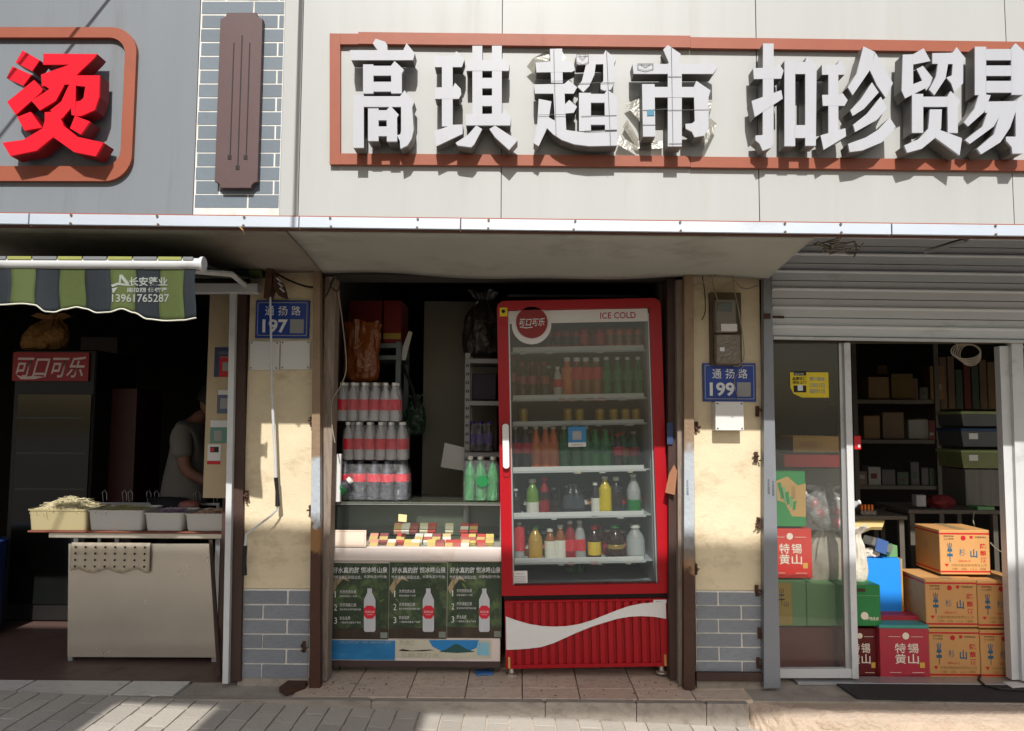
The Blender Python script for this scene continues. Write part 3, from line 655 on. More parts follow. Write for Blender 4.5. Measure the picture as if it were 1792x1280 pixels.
# awning gearbox bundle and crank rod
t = thing('awning_gearbox', 'rusty bent bracket of the awning at the top of the left pillar', 'bracket', tuple(at(478,525,-.02)))
m = MB()
for pts in ([(470,455),(478,470),(476,500),(470,520),(462,522),(466,480)],[(480,480),(492,500),(497,520),(488,518),(478,500)]):
    w = [at(x,y,-.06) for x,y in pts]; m.prism([(p.x,p.z) for p in w], -.07, .02)
m.build('bracket_arm', m_rust, t)
m = MB(); 
for k in range(3):
    c_ = at(489+k*3, 490+k*9, -.08); m.tube([(c_.x-.012,-.09,c_.z+.01),(c_.x+.012,-.09,c_.z-.012)], .006, 6)
m.build('spring', m_alu, t)
t = thing('crank_rod', 'thin white awning crank rod with black grips hanging on the left pillar', 'crank rod', tuple(at(428,1008,-.03)))
A = [at(473,520,-.03), at(476,690,-.02), at(483,838,-.0)]
MB().tube([A[0],A[1]], .006, 8).build('rod', m_whitepost, t); MB().tube([A[1],A[2]], .008, 8).build('rod', m_whitepost, t)
B = [at(483,836,.0), at(485,860,.0), at(486,886,.0)]; MB().tube(B, .012, 10, [1,.8,1.15]).build('grip', m_black_plastic, t)
Cc = [at(486,885,.0), at(484,893,.0), at(474,903,-.01), at(432,935,-.03)]; MB().tube(Cc, .006, 8).build('crank_arm', m_whitepost, t)
D_ = [at(432,934,-.03), at(429,955,-.03)]; MB().tube(D_, .007, 8).build('swivel', m_whitepost, t)
E_ = [at(429,955,-.03), at(428,980,-.03), at(428,1007,-.03)]; MB().tube(E_, .012, 10, [1,.9,1.1]).build('grip', m_black_plastic, t)
# hinge stubs and rusty fittings on the pillars
def fitting(px, py, label, Y=.045):
    c_ = at(px,py,Y); t = thing('rusty_hinge', label, 'hinge', tuple(c_)); r_ = random.Random(px*py); m = MB()
    for k in range(4):
        p = Vector((c_.x+r_.uniform(-.012,.012), Y, c_.z+.012*k-.02)); q = p+Vector((r_.uniform(-.025,.025), r_.uniform(-.025,0), r_.uniform(-.015,.015))); m.tube([p,(p+q)/2+Vector((0,-.008,0)),q], r_.uniform(.003,.007), 6)
    m.box(c_.x-.012,c_.x+.004,Y-.004,Y+.02,c_.z-.03,c_.z+.028); m.build('hinge_leaf', m_rust, t)
for px, py, l in ((547,738,'rusty hinge stub on the left entrance post at shoulder height'),(545,893,'rusty hinge stub on the left entrance post above the counter'),(432,868,'rusty hinge stub on the brown post beside the crank rod'),(1325,800,'rusty hinge stub high on the right edge of the right pillar'),(1329,915,'rusty broken hinge in the middle of the right pillar edge'),(1326,1034,'rusty hinge stub at the top of the right brick base'),(1330,1108,'rusty fitting halfway down the right brick base'),(1328,1160,'rusty fitting at the foot of the right brick base'),(1219,996,'small rusty latch plate on the right pillar by the entrance post'),(1220,747,'rusty hinge stub high on the left edge of the right pillar'),(533,1132,'small rusty bolt on the left brick base'),(1327,720,'rusty hinge stub beside house number plate 199')):
    fitting(px, py, l)
X0,X1,Z0,Z1 = rect(1218,1177,1334,1192,.03); tag(MB().box(X0,X1,.02,.05,Z0,Z1,.003).build('skirting_rail', m_brownpost), 'brown rail at the foot of the right pillar', 'rail')
p = onz(505,1203,0); m = MB()
q = [onz(488,1210,0),onz(512,1192,0),onz(540,1196,0),onz(534,1206,0),onz(500,1218,0)]
m.hull([(v.x,v.y,.0) for v in q],[(v.x*.98+p.x*.02,v.y,.022) for v in q]); tag(m.build('rubble_chunk', m_rust), 'rusty flat scrap lying at the foot of the left pillar', 'scrap')

# ------------------------------------------------------------------ striped awning of the food shop
YA = -.85
aw = thing('striped_awning', 'green and dark striped awning with a wavy printed valance over the food shop', 'awning', tuple(at(150,500,YA)))
m_ag = [M('awning_green', S(72,84,42), .8, 0, .08, 5, .08, 60, S(70,84,42), .3, 4), M('awning_dark', S(25,33,39), .8, 0, .08, 5, .08, 60)]
zc = at(200,462,YA).z; xe = at(352,462,YA).x
barL = at(-190,452,YA).x
MB().tube([(barL,YA,zc),(xe,YA,zc)], .026, 14).build('front_bar', m_whitepost, aw, smooth=True)
MB().tube([(xe+.001,YA,zc),(xe+.014,YA,zc)], .033, 18).build('end_cap', m_whitepost, aw, smooth=True)
m_lip = [M('awning_lip_yellow', S(150,154,84), .6), M('awning_lip_grey', S(120,124,126), .6)]
edges = [-26-44*2, -26-44, -26, 18, 62, 106, 150, 193, 237, 280, 323, 343]
vy = [536,534,531,531,545,541,537,546,548,540,556,557]
def hem(px):                                   # wavy lower hem, in photo pixels
    T = [(-200,536),(-100,534),(0,533),(40,531),(60,533),(80,545),(95,546),(112,541),(135,537),(150,540),(170,547),(190,546),(213,540),(235,547),(258,558),(290,561),(320,560),(345,556)]
    for (x0_,y0_),(x1_,y1_) in zip(T,T[1:]):
        if px <= x1_ or x1_ == 345: u = max(0,min(1,(px-x0_)/(x1_-x0_))); u = u*u*(3-2*u); return lerp(y0_,y1_,u)
for i in range(len(edges)-1):
    a_, b_ = edges[i], edges[i+1]; col = i % 2
    def fv(u, v, a_=a_, b_=b_):
        px = lerp(a_, b_, u); pyt = 466.0; pyb = hem(px)
        w = .035*math.sin(px/26.0)*v + .02*math.sin(px/60+1)*v; px2 = px + 5*math.sin(v*3.0+px*.03)*v*(1-v)*2
        return at(px2, lerp(pyt,pyb,v), YA-.006-.03*v*0-w*.55)
    MB().grid(fv, 6, 12).build('valance_stripe', m_ag[1-col], aw, smooth=True, solid=.0015)
    def fc(u, v, a_=a_, b_=b_):
        X = lerp(at(a_,462,YA).x, at(b_,462,YA).x, u); return (X, lerp(YA, .0, v), lerp(zc+.02, 2.235, v) - .02*math.sin(v*math.pi))
    MB().grid(fc, 2, 8).build('canopy_stripe', m_ag[1-col], aw, smooth=True, solid=.0015)
    X0, X1 = at(a_,462,YA).x, at(b_,462,YA).x
    MB().box(X0+.003, X1-.003, YA-.028, YA-.018, zc+.012, zc+.027, .001).build('stripe_lip', m_lip[0 if col else 1], aw)
def hm(t_):
    px = lerp(edges[0], 343, t_); w = .035*math.sin(px/26.0)+.02*math.sin(px/60+1); return at(px, hem(px)+.6, YA-.006-w*.55)
MB().tube([hm(k/90) for k in range(91)], .0035, 6).build('hem_piping', M('piping_white', S(214,214,200), .7), aw, smooth=True)
# back roller with rolled cloth
for k, (a_, b_) in enumerate(((362,375),(375,405),(405,440),(440,462))):
    X0, X1 = at(a_,475,-.02).x, at(b_,475,-.02).x
    MB().tube([(X0,-.02,at(400,475,-.02).z),(X1-.001,-.02,at(400,475,-.02).z)], .040, 12).build('rolled_cloth', m_ag[(k+1) % 2], aw, smooth=True)
m_aprint = M('awning_print', S(136,144,138), .8)
def on_valance(s, px0, py0, px1, py1, **k):
    me = text_mesh(s, m_aprint, **k).copy(); c_ = []
    for v in me.vertices:
        px = lerp(px0,px1,v.co.x); py = lerp(py1,py0,v.co.z); vv = (py-466)/(hem(px)-466)
        w = .035*math.sin(px/26.0)*vv + .02*math.sin(px/60+1)*vv
        v.co = at(px, py, YA-.0095-w*.55) - root_loc(aw)
    o = bpy.data.objects.new('lettering', me); COL.objects.link(o); o.parent = aw; BASE[o.name] = root_loc(aw)
on_valance('长安蓬业', 226, 485, 293, 501, bold=.02)
on_valance('雨拉棚 伸缩蓬', 222, 503.5, 293, 512, bold=.02)
on_valance('13961765287', 196, 515, 296, 529, bold=.012)
def logo(pts):
    m = MB(); vs = []
    for px, py in pts:
        vv = (py-466)/(hem(px)-466); w = .035*math.sin(px/26.0)*vv + .02*math.sin(px/60+1)*vv
        vs.append(m.bm.verts.new(at(px,py,YA-.0095-w*.55)))
    m.bm.faces.new(vs); m.build('printed_logo', m_aprint, aw)
logo([(209,481),(214,481),(226,496),(223,500),(219,496),(212,487),(211,497),(208,498)]); logo([(194,499),(206,495),(226,498),(228,501),(206,499),(197,503)]); logo([(196,505),(206,503),(200,512),(197,513)])
# folding arm under the canopy
MB().tube([at(430,500,.0), at(405,480,-.5), (xe-.12,YA+.02,zc-.02)], .014, 8).build('folding_arm', m_whitepost, aw, smooth=True)

# ------------------------------------------------------------------ roller shutter of the right shop
YS = .10
xs0 = at(1350,520,YS).x; xs1 = 4.6
rs = thing('roller_shutter', 'half-raised grey roller shutter of wide ribbed slats over the right shop', 'roller shutter', (xs0,YS,at(1500,592,YS).z))
ys = [398,429,460,490.5,522,555,588]
for y0_, y1_ in zip(ys, ys[1:]):
    zt, zb_ = at(1352,y0_,YS).z, at(1352,y1_,YS).z; h = zt-zb_
    prof = [(0,0),(-.004,.02),(-.006,.42),(-.014,.50),(-.015,.56),(-.004,.62),(-.006,.96),(.004,.985),(.010,.98),(.010,.02)]
    r0 = [(xs0, YS+a, zb_+b*h) for a, b in prof]; r1 = [(xs1, YS+a, zb_+b*h) for a, b in prof]
    MB().hull(r0, r1).build('slat', m_shutter, rs)
zb_ = at(1352,588,YS).z; MB().box(xs0,xs1,YS-.012,YS+.015,zb_-.022,zb_-.002,.003).build('bottom_bar', m_alu, rs)
a = rect(1536,570,1642,590,YS-.01)
m_stain = M('soot_stain', S(86,84,82), .7, 0, .2, 9)
plate(rs, 'lock_tab', 1350,553,1372,557,YS-.016,.005,m_rust); plate(rs, 'bolt', 1337,549,1348,558,-.008,.01,m_rust)
sbox('shutter_housing', m_wall_dark, xs0, 5.9, YS+.03, .3, at(1352,440,YS).z, 2.615)
bq = MB(); a_, b_ = at(1620,441,.02), at(1690,420,-.6)
bq.tube([a_, b_], .014, 4); tag(bq.build('canopy_brace', m_alu), 'slanting metal brace above the roller shutter', 'brace')
rr = random.Random(5); m = MB()
for k in range(9):
    p = at(rr.uniform(1422,1455), rr.uniform(424,432), -.5); pts = [p]
    for j in range(6): p = p+Vector((rr.uniform(-.01,.06), rr.uniform(-.05,.05), rr.uniform(-.02,.02))); pts.append(p)
    m.tube(pts, .004, 5)
m.tube([at(1496,426,-.5), at(1500,440,-.5), at(1494,450,-.5)], .005, 5); tag(m.build('cable_tangle', m_cable_w), 'tangle of loose cables beneath the canopy above the shutter', 'cables')

rs.rotation_euler.y = .010
# ------------------------------------------------------------------ sliding door of the right shop
YD = .16
m_glass = CLEAR('door_glass', S(150,156,150), .07, .02)
dr = thing('sliding_door', 'aluminium sliding glass door with a yellow sticker, left leaf', 'sliding door', tuple(at(1430,1188,YD)))
def qpost(parent, name, x0t, x1t, yt, x0b, x1b, yb, Y, th, mat):
    p = [at(x0b,yb,Y), at(x1b,yb,Y), at(x1t,yt,Y), at(x0t,yt,Y)]
    return MB().prism([(v.x,v.z) for v in p], Y, Y+th).build(name, mat, parent)
qpost(dr,'stile',1477,1488,600,1492,1503,1188,YD-.02,.05,m_whitepost)
qpost(dr,'stile',1468,1475.5,600,1480,1491,1170,YD+.0,.03,m_alu)
qpost(dr,'bottom_rail',1362,1491.5,1171,1362,1491.5,1187,YD-.01,.035,m_whitepost)
qpost(dr,'top_rail',1353,1476,593,1353,1476,600,YD-.01,.035,M('dark_rail',S(70,62,54),.6))
qpost(dr,'glass_pane',1353,1467.5,600.5,1362,1479.5,1170.5,YD+.012,.006,m_glass)
a = rect(1383,652,1450,696,YD+.008)
m_yellow = M('sticker_yellow', S(224,200,40), .5)
MB().prism([(a[0],a[3]),(a[1],a[3]),(a[1],a[2]),(lerp(a[0],a[1],.3),a[2]),(lerp(a[0],a[1],.08),lerp(a[2],a[3],.15)),(a[0],lerp(a[2],a[3],.4))], YD+.0075, YD+.0105).build('sticker', m_yellow, dr)
YT = YD+.0065
lettering_px(dr,'电话订购',1391,653,1406,656.5,YT,m_print_white)
plate(dr,'sticker_block',1389,650,1411,657.5,YD+.0069,.0004,m_print_black)
lettering_px(dr,'品质生活',1387,660,1411,666,YT,m_print_black,bold=.03); lettering_px(dr,'送货上门',1387,667,1411,672,YT,m_print_black,bold=.03)
plate(dr,'sticker_block',1389,675,1411,687,YT,.0005,m_print_black); plate(dr,'sticker_block',1396,674,1405,684,YT-.001,.0005,m_print_white)
for k in range(3): lettering_px(dr,('烟酒副食','1385152','8899110')[k],1417,(660,671,681)[k],1444,(667,678,689)[k],YT,m_print_grey,bold=.02)
d2 = thing('sliding_door', 'white double stiles of the sliding door at the right edge of the picture', 'sliding door', tuple(at(1775,1190,YD)))
qpost(d2,'stile',1749,1768,606,1771,1787,1190,YD-.02,.05,m_whitepost); qpost(d2,'stile',1770,1790,600,1789,1810,1192,YD-.045,.05,m_whitepost)
qpost(d2,'rail',1791,2100,606,1811,2140,616,YD-.03,.03,m_whitepost); qpost(d2,'glass_pane',1791,2100,617,1811,2140,1192,YD-.02,.006,m_glass)
a = rect(1500,1187,1790,1192,YD); MB().box(a[0]-.35,a[1]+.6,YD-.05,YD+.06,-.004,.012,.003).build('sill_track', m_alu, d2)
hd = MB(); a = rect(1478,594,1900,601,YD); tag(hd.box(a[0],a[1],YD-.03,YD+.05,a[2],a[3]).build('door_header', M('dark_rail',S(70,62,54),.6)), 'dark header rail under the roller shutter above the open doorway', 'rail')

# ------------------------------------------------------------------ goods in the right shop
m_carton = M('carton_orange', S(198,148,92), .75, 0, .07, 5, .06, 40, orand=.04)
m_carton_side = M('carton_side', S(188,142,96), .75, 0, .1, 5, .06, 40)
def carton(px0, py0, px1, py1, Y, depth, label, cut=None):
    a = rect(px0,py0,px1,py1,Y); t = thing('wine_carton', label, 'carton', ((a[0]+a[1])/2, Y+depth/2, a[2]), 'orange wine cartons stacked in the right doorway')
    MB().box(a[0],a[1],Y,Y+depth,a[2],a[3],.003).build('box', m_carton, t)
    w, h = a[1]-a[0], a[3]-a[2]; X = lambda u: a[0]+u*w; Z = lambda v: a[2]+v*h; y = Y-.0008
    for v0, v1 in ((.05,.085),(.90,.935)):
        MB().box(X(.004),X(.996),y,Y-.0002,Z(v0),Z(v1)).build('red_band', m_print_red, t)
        MB().box(a[0]-.0008,a[0]-.0002,Y+.004,Y+depth-.004,Z(v0),Z(v1)).build('red_band', m_print_red, t)
    lettering(t,'半',X(.14),X(.25),Z(.28),Z(.72),y,m_print_blue,bold=.03); lettering(t,'杉',X(.38),X(.50),Z(.42),Z(.58),y,m_print_blue); lettering(t,'山',X(.60),X(.74),Z(.38),Z(.57),y,m_print_blue,bold=.03)
    for k, ch in enumerate('陈酿酒'): lettering(t,ch,X(.80),X(.92),Z(.58-.155*k),Z(.70-.155*k),y,m_print_red,bold=.02)
    MB().disc(X(.47),Z(.82),.05*w,y,Y-.0002,14).build('emblem', m_print_red, t)
    lettering(t,'中国黄酒业',X(.70),X(.93),Z(.82),Z(.86),y,m_print_black); MB().box(X(.60),X(.66),y,Y-.0002,Z(.81),Z(.87)).build('seal', m_print_red, t)
    MB().prism([(X(.08),Z(.24)),(X(.17),Z(.24)),(X(.125),Z(.17))], y, Y-.0002).build('eagle_mark', m_print_red, t)
    lettering(t,'无锡市酿酒有限责任公司',X(.21),X(.92),Z(.18),Z(.24),y,m_carton_side if False else M('print_brown',S(150,110,60),.7)); lettering(t,'净 含 山 酒',X(.22),X(.9),Z(.10),Z(.155),y,M('print_brown',S(150,110,60),.7))
    lettering(t,'500ml×12',X(.36),X(.60),Z(.28),Z(.33),y,m_print_red)
    for k in range(2): lettering(t,('易碎物品','小心轻放')[k],X(.08),X(.28),Z(.84-.06*k),Z(.88-.06*k),y,m_print_black)
    MB().box(X(.40),X(.60),Y+.002,Y+depth-.002,a[3]+.0002,a[3]+.0012).build('tape', M('tape',S(176,150,110),.3), t)
    # side print: dark square and lines of text
    me = MB().box(a[0]-.0008,a[0]-.0002,Y+depth*.45,Y+depth*.62,Z(.5),Z(.66)).build('side_print', m_carton_side, t)
    return t
YC = .24
carton(1645,928,1733,1006,YC+.06,.27,'orange wine carton on top of the stack in full sun')
carton(1620,1014,1710,1098,YC,.30,'orange wine carton in the middle row with its worn left side showing')
carton(1711,1016,1800,1100,YC+.004,.30,'orange wine carton in the middle row half hidden by the door stile')
carton(1626,1101,1715,1187,YC,.30,'orange wine carton on the floor next to the pink-red gift box')
carton(1716,1103,1806,1188,YC+.004,.30,'orange wine carton on the floor half hidden by the door stile')
m_redbox = M('giftbox_red', S(206,44,36), .5, 0, .08, 5); m_pinkbox = M('giftbox_pink', S(176,52,66), .45, 0, .08, 5); m_darkred = M('giftbox_darkred', S(96,18,22), .5)
m_gold = M('print_gold', S(214,170,80), .5); m_teal = M('lid_teal', S(70,150,140), .5); m_cream = M('print_cream', S(236,222,204), .6)
def giftbox(px0,py0,px1,py1,Y,depth,mat,ink,label,lid=None,cut=False):
    a = rect(px0,py0,px1,py1,Y); t = thing('gift_box', label, 'gift box', ((a[0]+a[1])/2, Y+depth/2, a[2]))
    zl = a[3]
    if lid: zl = a[3]-.02; MB().box(a[0]-.002,a[1]+.002,Y-.002,Y+depth,zl+.0005,a[3],.002).build('lid', lid, t)
    MB().box(a[0],a[1],Y,Y+depth,a[2],zl,.003).build('box', mat, t)
    w,h = a[1]-a[0], zl-a[2]; X = lambda u: a[0]+u*w; Z = lambda v: a[2]+v*h; y = Y-.0028
    for ch,u,v in (('特',.30,.50),('锡',.56,.50),('黄',.30,.28),('山',.56,.28)): lettering(t,ch,X(u),X(u+.22),Z(v),Z(v+.20),y,ink,bold=.012)
    MB().disc(X(.53),Z(.85),.07*w,y,y+.001,16).build('emblem', ink, t)
    for v in (.83,.10): 
        for u0,u1 in ((.18,.42),(.64,.88)): MB().box(X(u0),X(u1),y,y+.001,Z(v),Z(v+.008)).build('line', ink, t)
    MB().box(X(.80),X(.90),y,y+.001,Z(.20),Z(.31)).build('seal', m_gold if ink is not m_print_white else m_print_grey, t)
    lettering(t,'中华人民共和国地理标志',X(.28),X(.9),Z(.035),Z(.065),y,m_print_black)
    return t
giftbox(1540,1094,1626,1186,YC-.02,.28,m_pinkbox,m_cream,'pink-red gift box with teal-edged lid standing on the doorway floor',m_teal)
giftbox(1339,926,1421,1012,.30,.25,m_redbox,m_cream,'bright red gift box behind the glass door, upper')
# dark red gift box under the green box
giftbox(1468,1100,1538,1186,YC+.02,.24,m_darkred,m_cream,'dark red gift box squeezed under the green box in the doorway')
m_green = M('box_green', S(40,128,66), .5, 0, .1, 5); m_greenp = M('box_green_pale', S(104,150,100), .55, 0, .1, 5); m_kraft = M('kraft', S(176,142,84), .8, 0, .1, 6); m_ochre = M('ochre', S(176,150,70), .7, 0, .1, 5)
def plainbox(name,px0,py0,px1,py1,Y,depth,mat,label,cat='box',bev=.003):
    a = rect(px0,py0,px1,py1,Y); t = thing(name,label,cat,((a[0]+a[1])/2,Y+depth/2,a[2])); MB().box(a[0],a[1],Y,Y+depth,a[2],a[3],bev).build('box',mat,t); return t, a
t, a = plainbox('gift_carton',1470,1024,1541,1096,YC,.26,m_green,'dark green gift carton with a brown clasp by the door stile')
MB().box(lerp(a[0],a[1],.3),lerp(a[0],a[1],.62),YC-.012,YC-.0005,a[3]-.035,a[3]-.02,.002).build('clasp',m_rust,t); MB().box(a[0]+.002,a[1]-.002,YC-.0015,YC-.0004,a[3]-.062,a[3]-.058).build('lid_edge',m_greenp,t)
lettering_px(t,'绿色生态',1517,1080,1538,1086,YC-.001,m_cream,bold=.02,shear=.15); MB().disc(at(1513,1078,YC).x,at(1513,1078,YC).z,.022,YC-.0012,YC-.0003,12).build('leaf_print',m_cream,t)
t, a = plainbox('gift_carton',1412,1022,1474,1096,.30,.24,m_greenp,'pale green carton behind the sliding glass, beside the ochre one')
t, a = plainbox('gift_carton',1350,1016,1411,1096,.29,.24,m_greenp,'carton with ochre and green halves behind the sliding glass')
b = rect(1352,1020,1386,1094,.289); MB().box(b[0],b[1],.288,.2897,b[2],b[3]).build('ochre_panel',m_ochre,t); lettering_px(t,'半',1363,1030,1373,1060,.2872,m_print_black); lettering_px(t,'山',1372,1052,1380,1062,.2872,m_print_black)
t, a = plainbox('gift_carton',1346,824,1410,922,.31,.24,m_green,'green carton with a kraft leaf print behind the glass, on top of the red box')
for pts in ([(1358,842),(1378,834),(1396,850),(1410,846),(1410,905),(1386,904),(1374,880),(1360,876)],): 
    w = [at(x,y,.309) for x,y in pts]; MB().prism([(v.x,v.z) for v in w],.3085,.3098).build('kraft_print',m_kraft,t)
for k in range(5):
    w = [at(x,y,.308) for x,y in ((1360+k*7,846+k*8),(1366+k*7,844+k*8),(1372+k*5,872+k*5),(1367+k*5,874+k*5))]; MB().prism([(v.x,v.z) for v in w],.3072,.3084).build('leaf_print',m_greenp if k%2 else m_green,t)
lettering_px(t,'碧波春',1385,850,1392,874,.3072,M('print_brown',S(150,110,60),.7))
t, a = plainbox('gift_carton',1343,1098,1500,1170,.33,.2,M('box_dullred',S(112,48,46),.6,0,.15,5),'dull red long carton on the floor behind the sliding glass')
# plain bright blue board-box
t, a = plainbox('blue_box',1512,978,1577,1077,.42,.10,M('flat_blue',S(28,138,236),.6,0,.02,3,emit=None),'plain bright blue box standing behind the pink-red gift box','box',.002)
MB().box(a[1]+.0005,a[1]+.012,.421,.52,a[2],a[3]).build('edge_strip',m_kraft,t)
plainbox('small_carton',1514,1078,1625,1093,YC+.08,.2,m_pinkbox,'flat pink-red carton lying behind the pink-red gift box')
def blob(name, px, py, rx, rz, ry, Y, mat, label, cat, seed=1, rough=.25, n=14, squash=0.0):
    r_ = random.Random(seed); ph = [r_.uniform(0,6.28) for _ in range(8)]; c_ = at(px,py,Y)
    def f(u, v):
        th = u*2*math.pi; ph_ = lerp(-math.pi/2, math.pi/2, v)
        k = 1 + rough*(math.sin(3*th+ph[0])*.35*math.cos(ph_) + math.sin(5*th+4*ph_+ph[1])*.3 + math.sin(2*ph_*3+ph[2])*.25+math.sin(9*th-5*ph_+ph[3])*.18)
        return (c_.x+math.cos(th)*math.cos(ph_)*rx*k, c_.y+math.sin(th)*math.cos(ph_)*ry*k, c_.z+max(-1+squash,math.sin(ph_))*rz*(1+(k-1)*.4))
    m_ = MB().grid(f, n*2, n); bmesh.ops.remove_doubles(m_.bm, verts=m_.bm.verts, dist=.0004)
    o = m_.build(name, mat, smooth=True); return tag(o, label, cat)
def bag(name, px0, py0, px1, py1, Y, mat, label, cat='bag', seed=1, depth=.7, neck=.22, knot=True, lean=0.0):
    a = rect(px0,py0,px1,py1,Y); w = (a[1]-a[0])/2; h = a[3]-a[2]; cx0 = (a[0]+a[1])/2; r_ = random.Random(seed); ph = [r_.uniform(0,6.28) for _ in range(9)]
    prof = [(0,.0),(.55,.005),(.86,.06),(.98,.20),(1.0,.36),(.93,.52),(.74,.68),(.48,.80),(neck,.88),(neck*1.5,.93),(neck*2.3,1.0)] if knot else [(0,.0),(.6,.005),(.88,.05),(.97,.2),(1,.45),(.96,.7),(.9,.88),(.93,1.0)]
    def f(u, v):
        th = u*2*math.pi; k = v*(len(prof)-1); i_ = min(int(k), len(prof)-2); q = k-i_; r0 = lerp(prof[i_][0],prof[i_+1][0],q); z = lerp(prof[i_][1],prof[i_+1][1],q)
        pl = .05+.22*max(0,z-.35); m_ = 1 + pl*.55*math.sin(11*th+ph[0]+3*z) + pl*.4*math.sin(17*th+ph[1]-5*z) + .07*math.sin(3*th+ph[2]+4*z) + .05*math.sin(5*th+9*z+ph[3]) + .03*math.sin(8*th-13*z+ph[4])
        return (cx0+lean*z*w+math.cos(th)*r0*w*m_, Y+w*depth+math.sin(th)*r0*w*depth*m_, a[2]+z*h + .03*h*math.sin(4*th+ph[5])*(z > .9))
    o = MB().grid(f, 56, 30); bmesh.ops.remove_doubles(o.bm, verts=o.bm.verts, dist=.0003)
    return tag(o.build(name, mat, smooth=True), label, cat)
m_bagw = M('bag_white', S(206,200,186), .5, 0, .08, 6, .6, 22); m_bagc = CLEAR('bag_clear', S(190,190,186), .30, .12, .8, 24)
bag('white_bag',1489,924,1523,1024,.31,m_bagw,'white cloth bag standing upright between the door stile and the blue box','bag',3,.9,.5,True)
bag('plastic_sack',1418,918,1490,1024,.36,M('bag_dull',S(150,144,130),.45,0,.1,6,.4,20),'pale crumpled plastic sack behind the sliding glass door','bag',6,.6,.3,True)
# clear bag of red-labelled bottles, a cardboard tray and a red tray behind the glass
def tray(name,px0,py0,px1,py1,Y,d,mat,label):
    a = rect(px0,py0,px1,py1,Y); t = thing(name,label,'tray',((a[0]+a[1])/2,Y+d/2,a[2])); MB().box(a[0],a[1],Y,Y+.006,a[2],a[3]).build('front',mat,t); MB().box(a[0],a[1],Y+d-.006,Y+d,a[2],a[3]).build('back',mat,t); MB().box(a[0],a[0]+.006,Y+.0062,Y+d-.0062,a[2],a[3]).build('side',mat,t); MB().box(a[1]-.006,a[1],Y+.0062,Y+d-.0062,a[2],a[3]).build('side',mat,t); MB().box(a[0]+.0062,a[1]-.0062,Y+.0062,Y+d-.0062,a[2],a[2]+.005).build('base',mat,t); return t,a
t,a = tray('carton_tray',1388,764,1478,792,.50,.3,m_kraft,'open cardboard tray on the stack behind the sliding glass')
lettering_px(t,'健康饮品',1398,772,1430,783,.4985,M('print_brown',S(150,110,60),.7))
t,a = plainbox('red_case',1372,796,1476,818,.48,.3,m_redbox,'long red case under the cardboard tray behind the sliding glass')
t,a = plainbox('stock_carton',1380,820,1478,1012,.62,.3,M('carton_dim',S(110,104,92),.8,0,.15,5),'tall dim carton pile behind the clear bag and the sliding glass','carton')
# clutter on the blue box
t, a = plainbox('pack_of_tissues',1500,962,1512,980,.45,.08,m_white_plate,'small white packet on the left end of the blue box','packet')
p0 = at(1536,962,.45); o = MB().box(-.07,.07,-.05,.05,-.025,.025,.004).build('glass_tray', CLEAR('tray_clear',S(170,170,165),.35,.1)); o.location=(p0.x,.47,p0.z+.005); o.rotation_euler=(0,R(24),R(10)); tag(o,'clear shallow plastic tray tilted on the blue box','tray')
o = MB().box(-.035,.035,-.004,.004,-.04,.04,.001).build('leaflet', M('leaflet_blue',S(54,86,140),.6)); o.location=(p0.x-.01,.40,p0.z-.01); o.rotation_euler=(R(-12),R(20),0); tag(o,'blue leaflet with a small portrait panel leaning on the tray','leaflet')
t,a = plainbox('sweets_box',1552,955,1571,976,.46,.08,m_greenp,'pale green box at the right end of the blue box')
blob('crumpled_bag',1522,968,.05,.03,.05,.47,m_bagw,'crumpled white bag lying on the blue box','bag',12,.3)
o = MB().prism([(0,0),(.02,-.05),(.1,-.06),(.16,-.03),(.23,-.03),(.27,.03),(.26,.06),(.15,.07),(.12,.09),(.07,.075),(.0,.06)], -.012, .012).build('cardboard_flap', M('cardboard_flap',S(208,184,126),.8,0,.08,8)); q_=at(1484,925,.62); o.location=(q_.x+.13,.62,q_.z-.02); o.rotation_euler=(R(-55),0,0); tag(o,'torn yellowish cardboard flap sticking out on the shelf edge','cardboard')
# shelf table behind, bins, tray of lighters, water bottle
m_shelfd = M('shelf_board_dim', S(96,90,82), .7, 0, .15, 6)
def table(name, px0, px1, pyt, Y, depth, label, legs=True, mat=m_shelfd, th=.025):
    a = rect(px0,pyt,px1,pyt+1,Y); t = thing(name,label,'table',((a[0]+a[1])/2,Y+depth/2,0)); z = a[3]
    MB().box(a[0],a[1],Y,Y+depth,z-th,z,.003).build('table_top',mat,t)
    for sx in (a[0]+.03,a[1]-.03):
        for sy in (Y+.03,Y+depth-.03): MB().box(sx-.015,sx+.015,sy-.015,sy+.015,-.01,z-th).build('leg',mat,t)
    return t, a, z
t, a, zt_ = table('counter_table',1590,1752,893,.72,.45,'dim pale counter table behind the stacked cartons')
t, a, zt2 = table('counter_table',1490,1588,903,.66,.4,'dim counter table with the lighter tray behind the door stile')
m_bins = [M('bin_clear',S(84,88,90),.35,0,.1,6), M('bin_green',S(120,128,84),.45,0,.15,6)]
m_lids = [M('bin_lid_green',S(146,160,108),.5), M('bin_lid_blue',S(44,70,110),.5)]
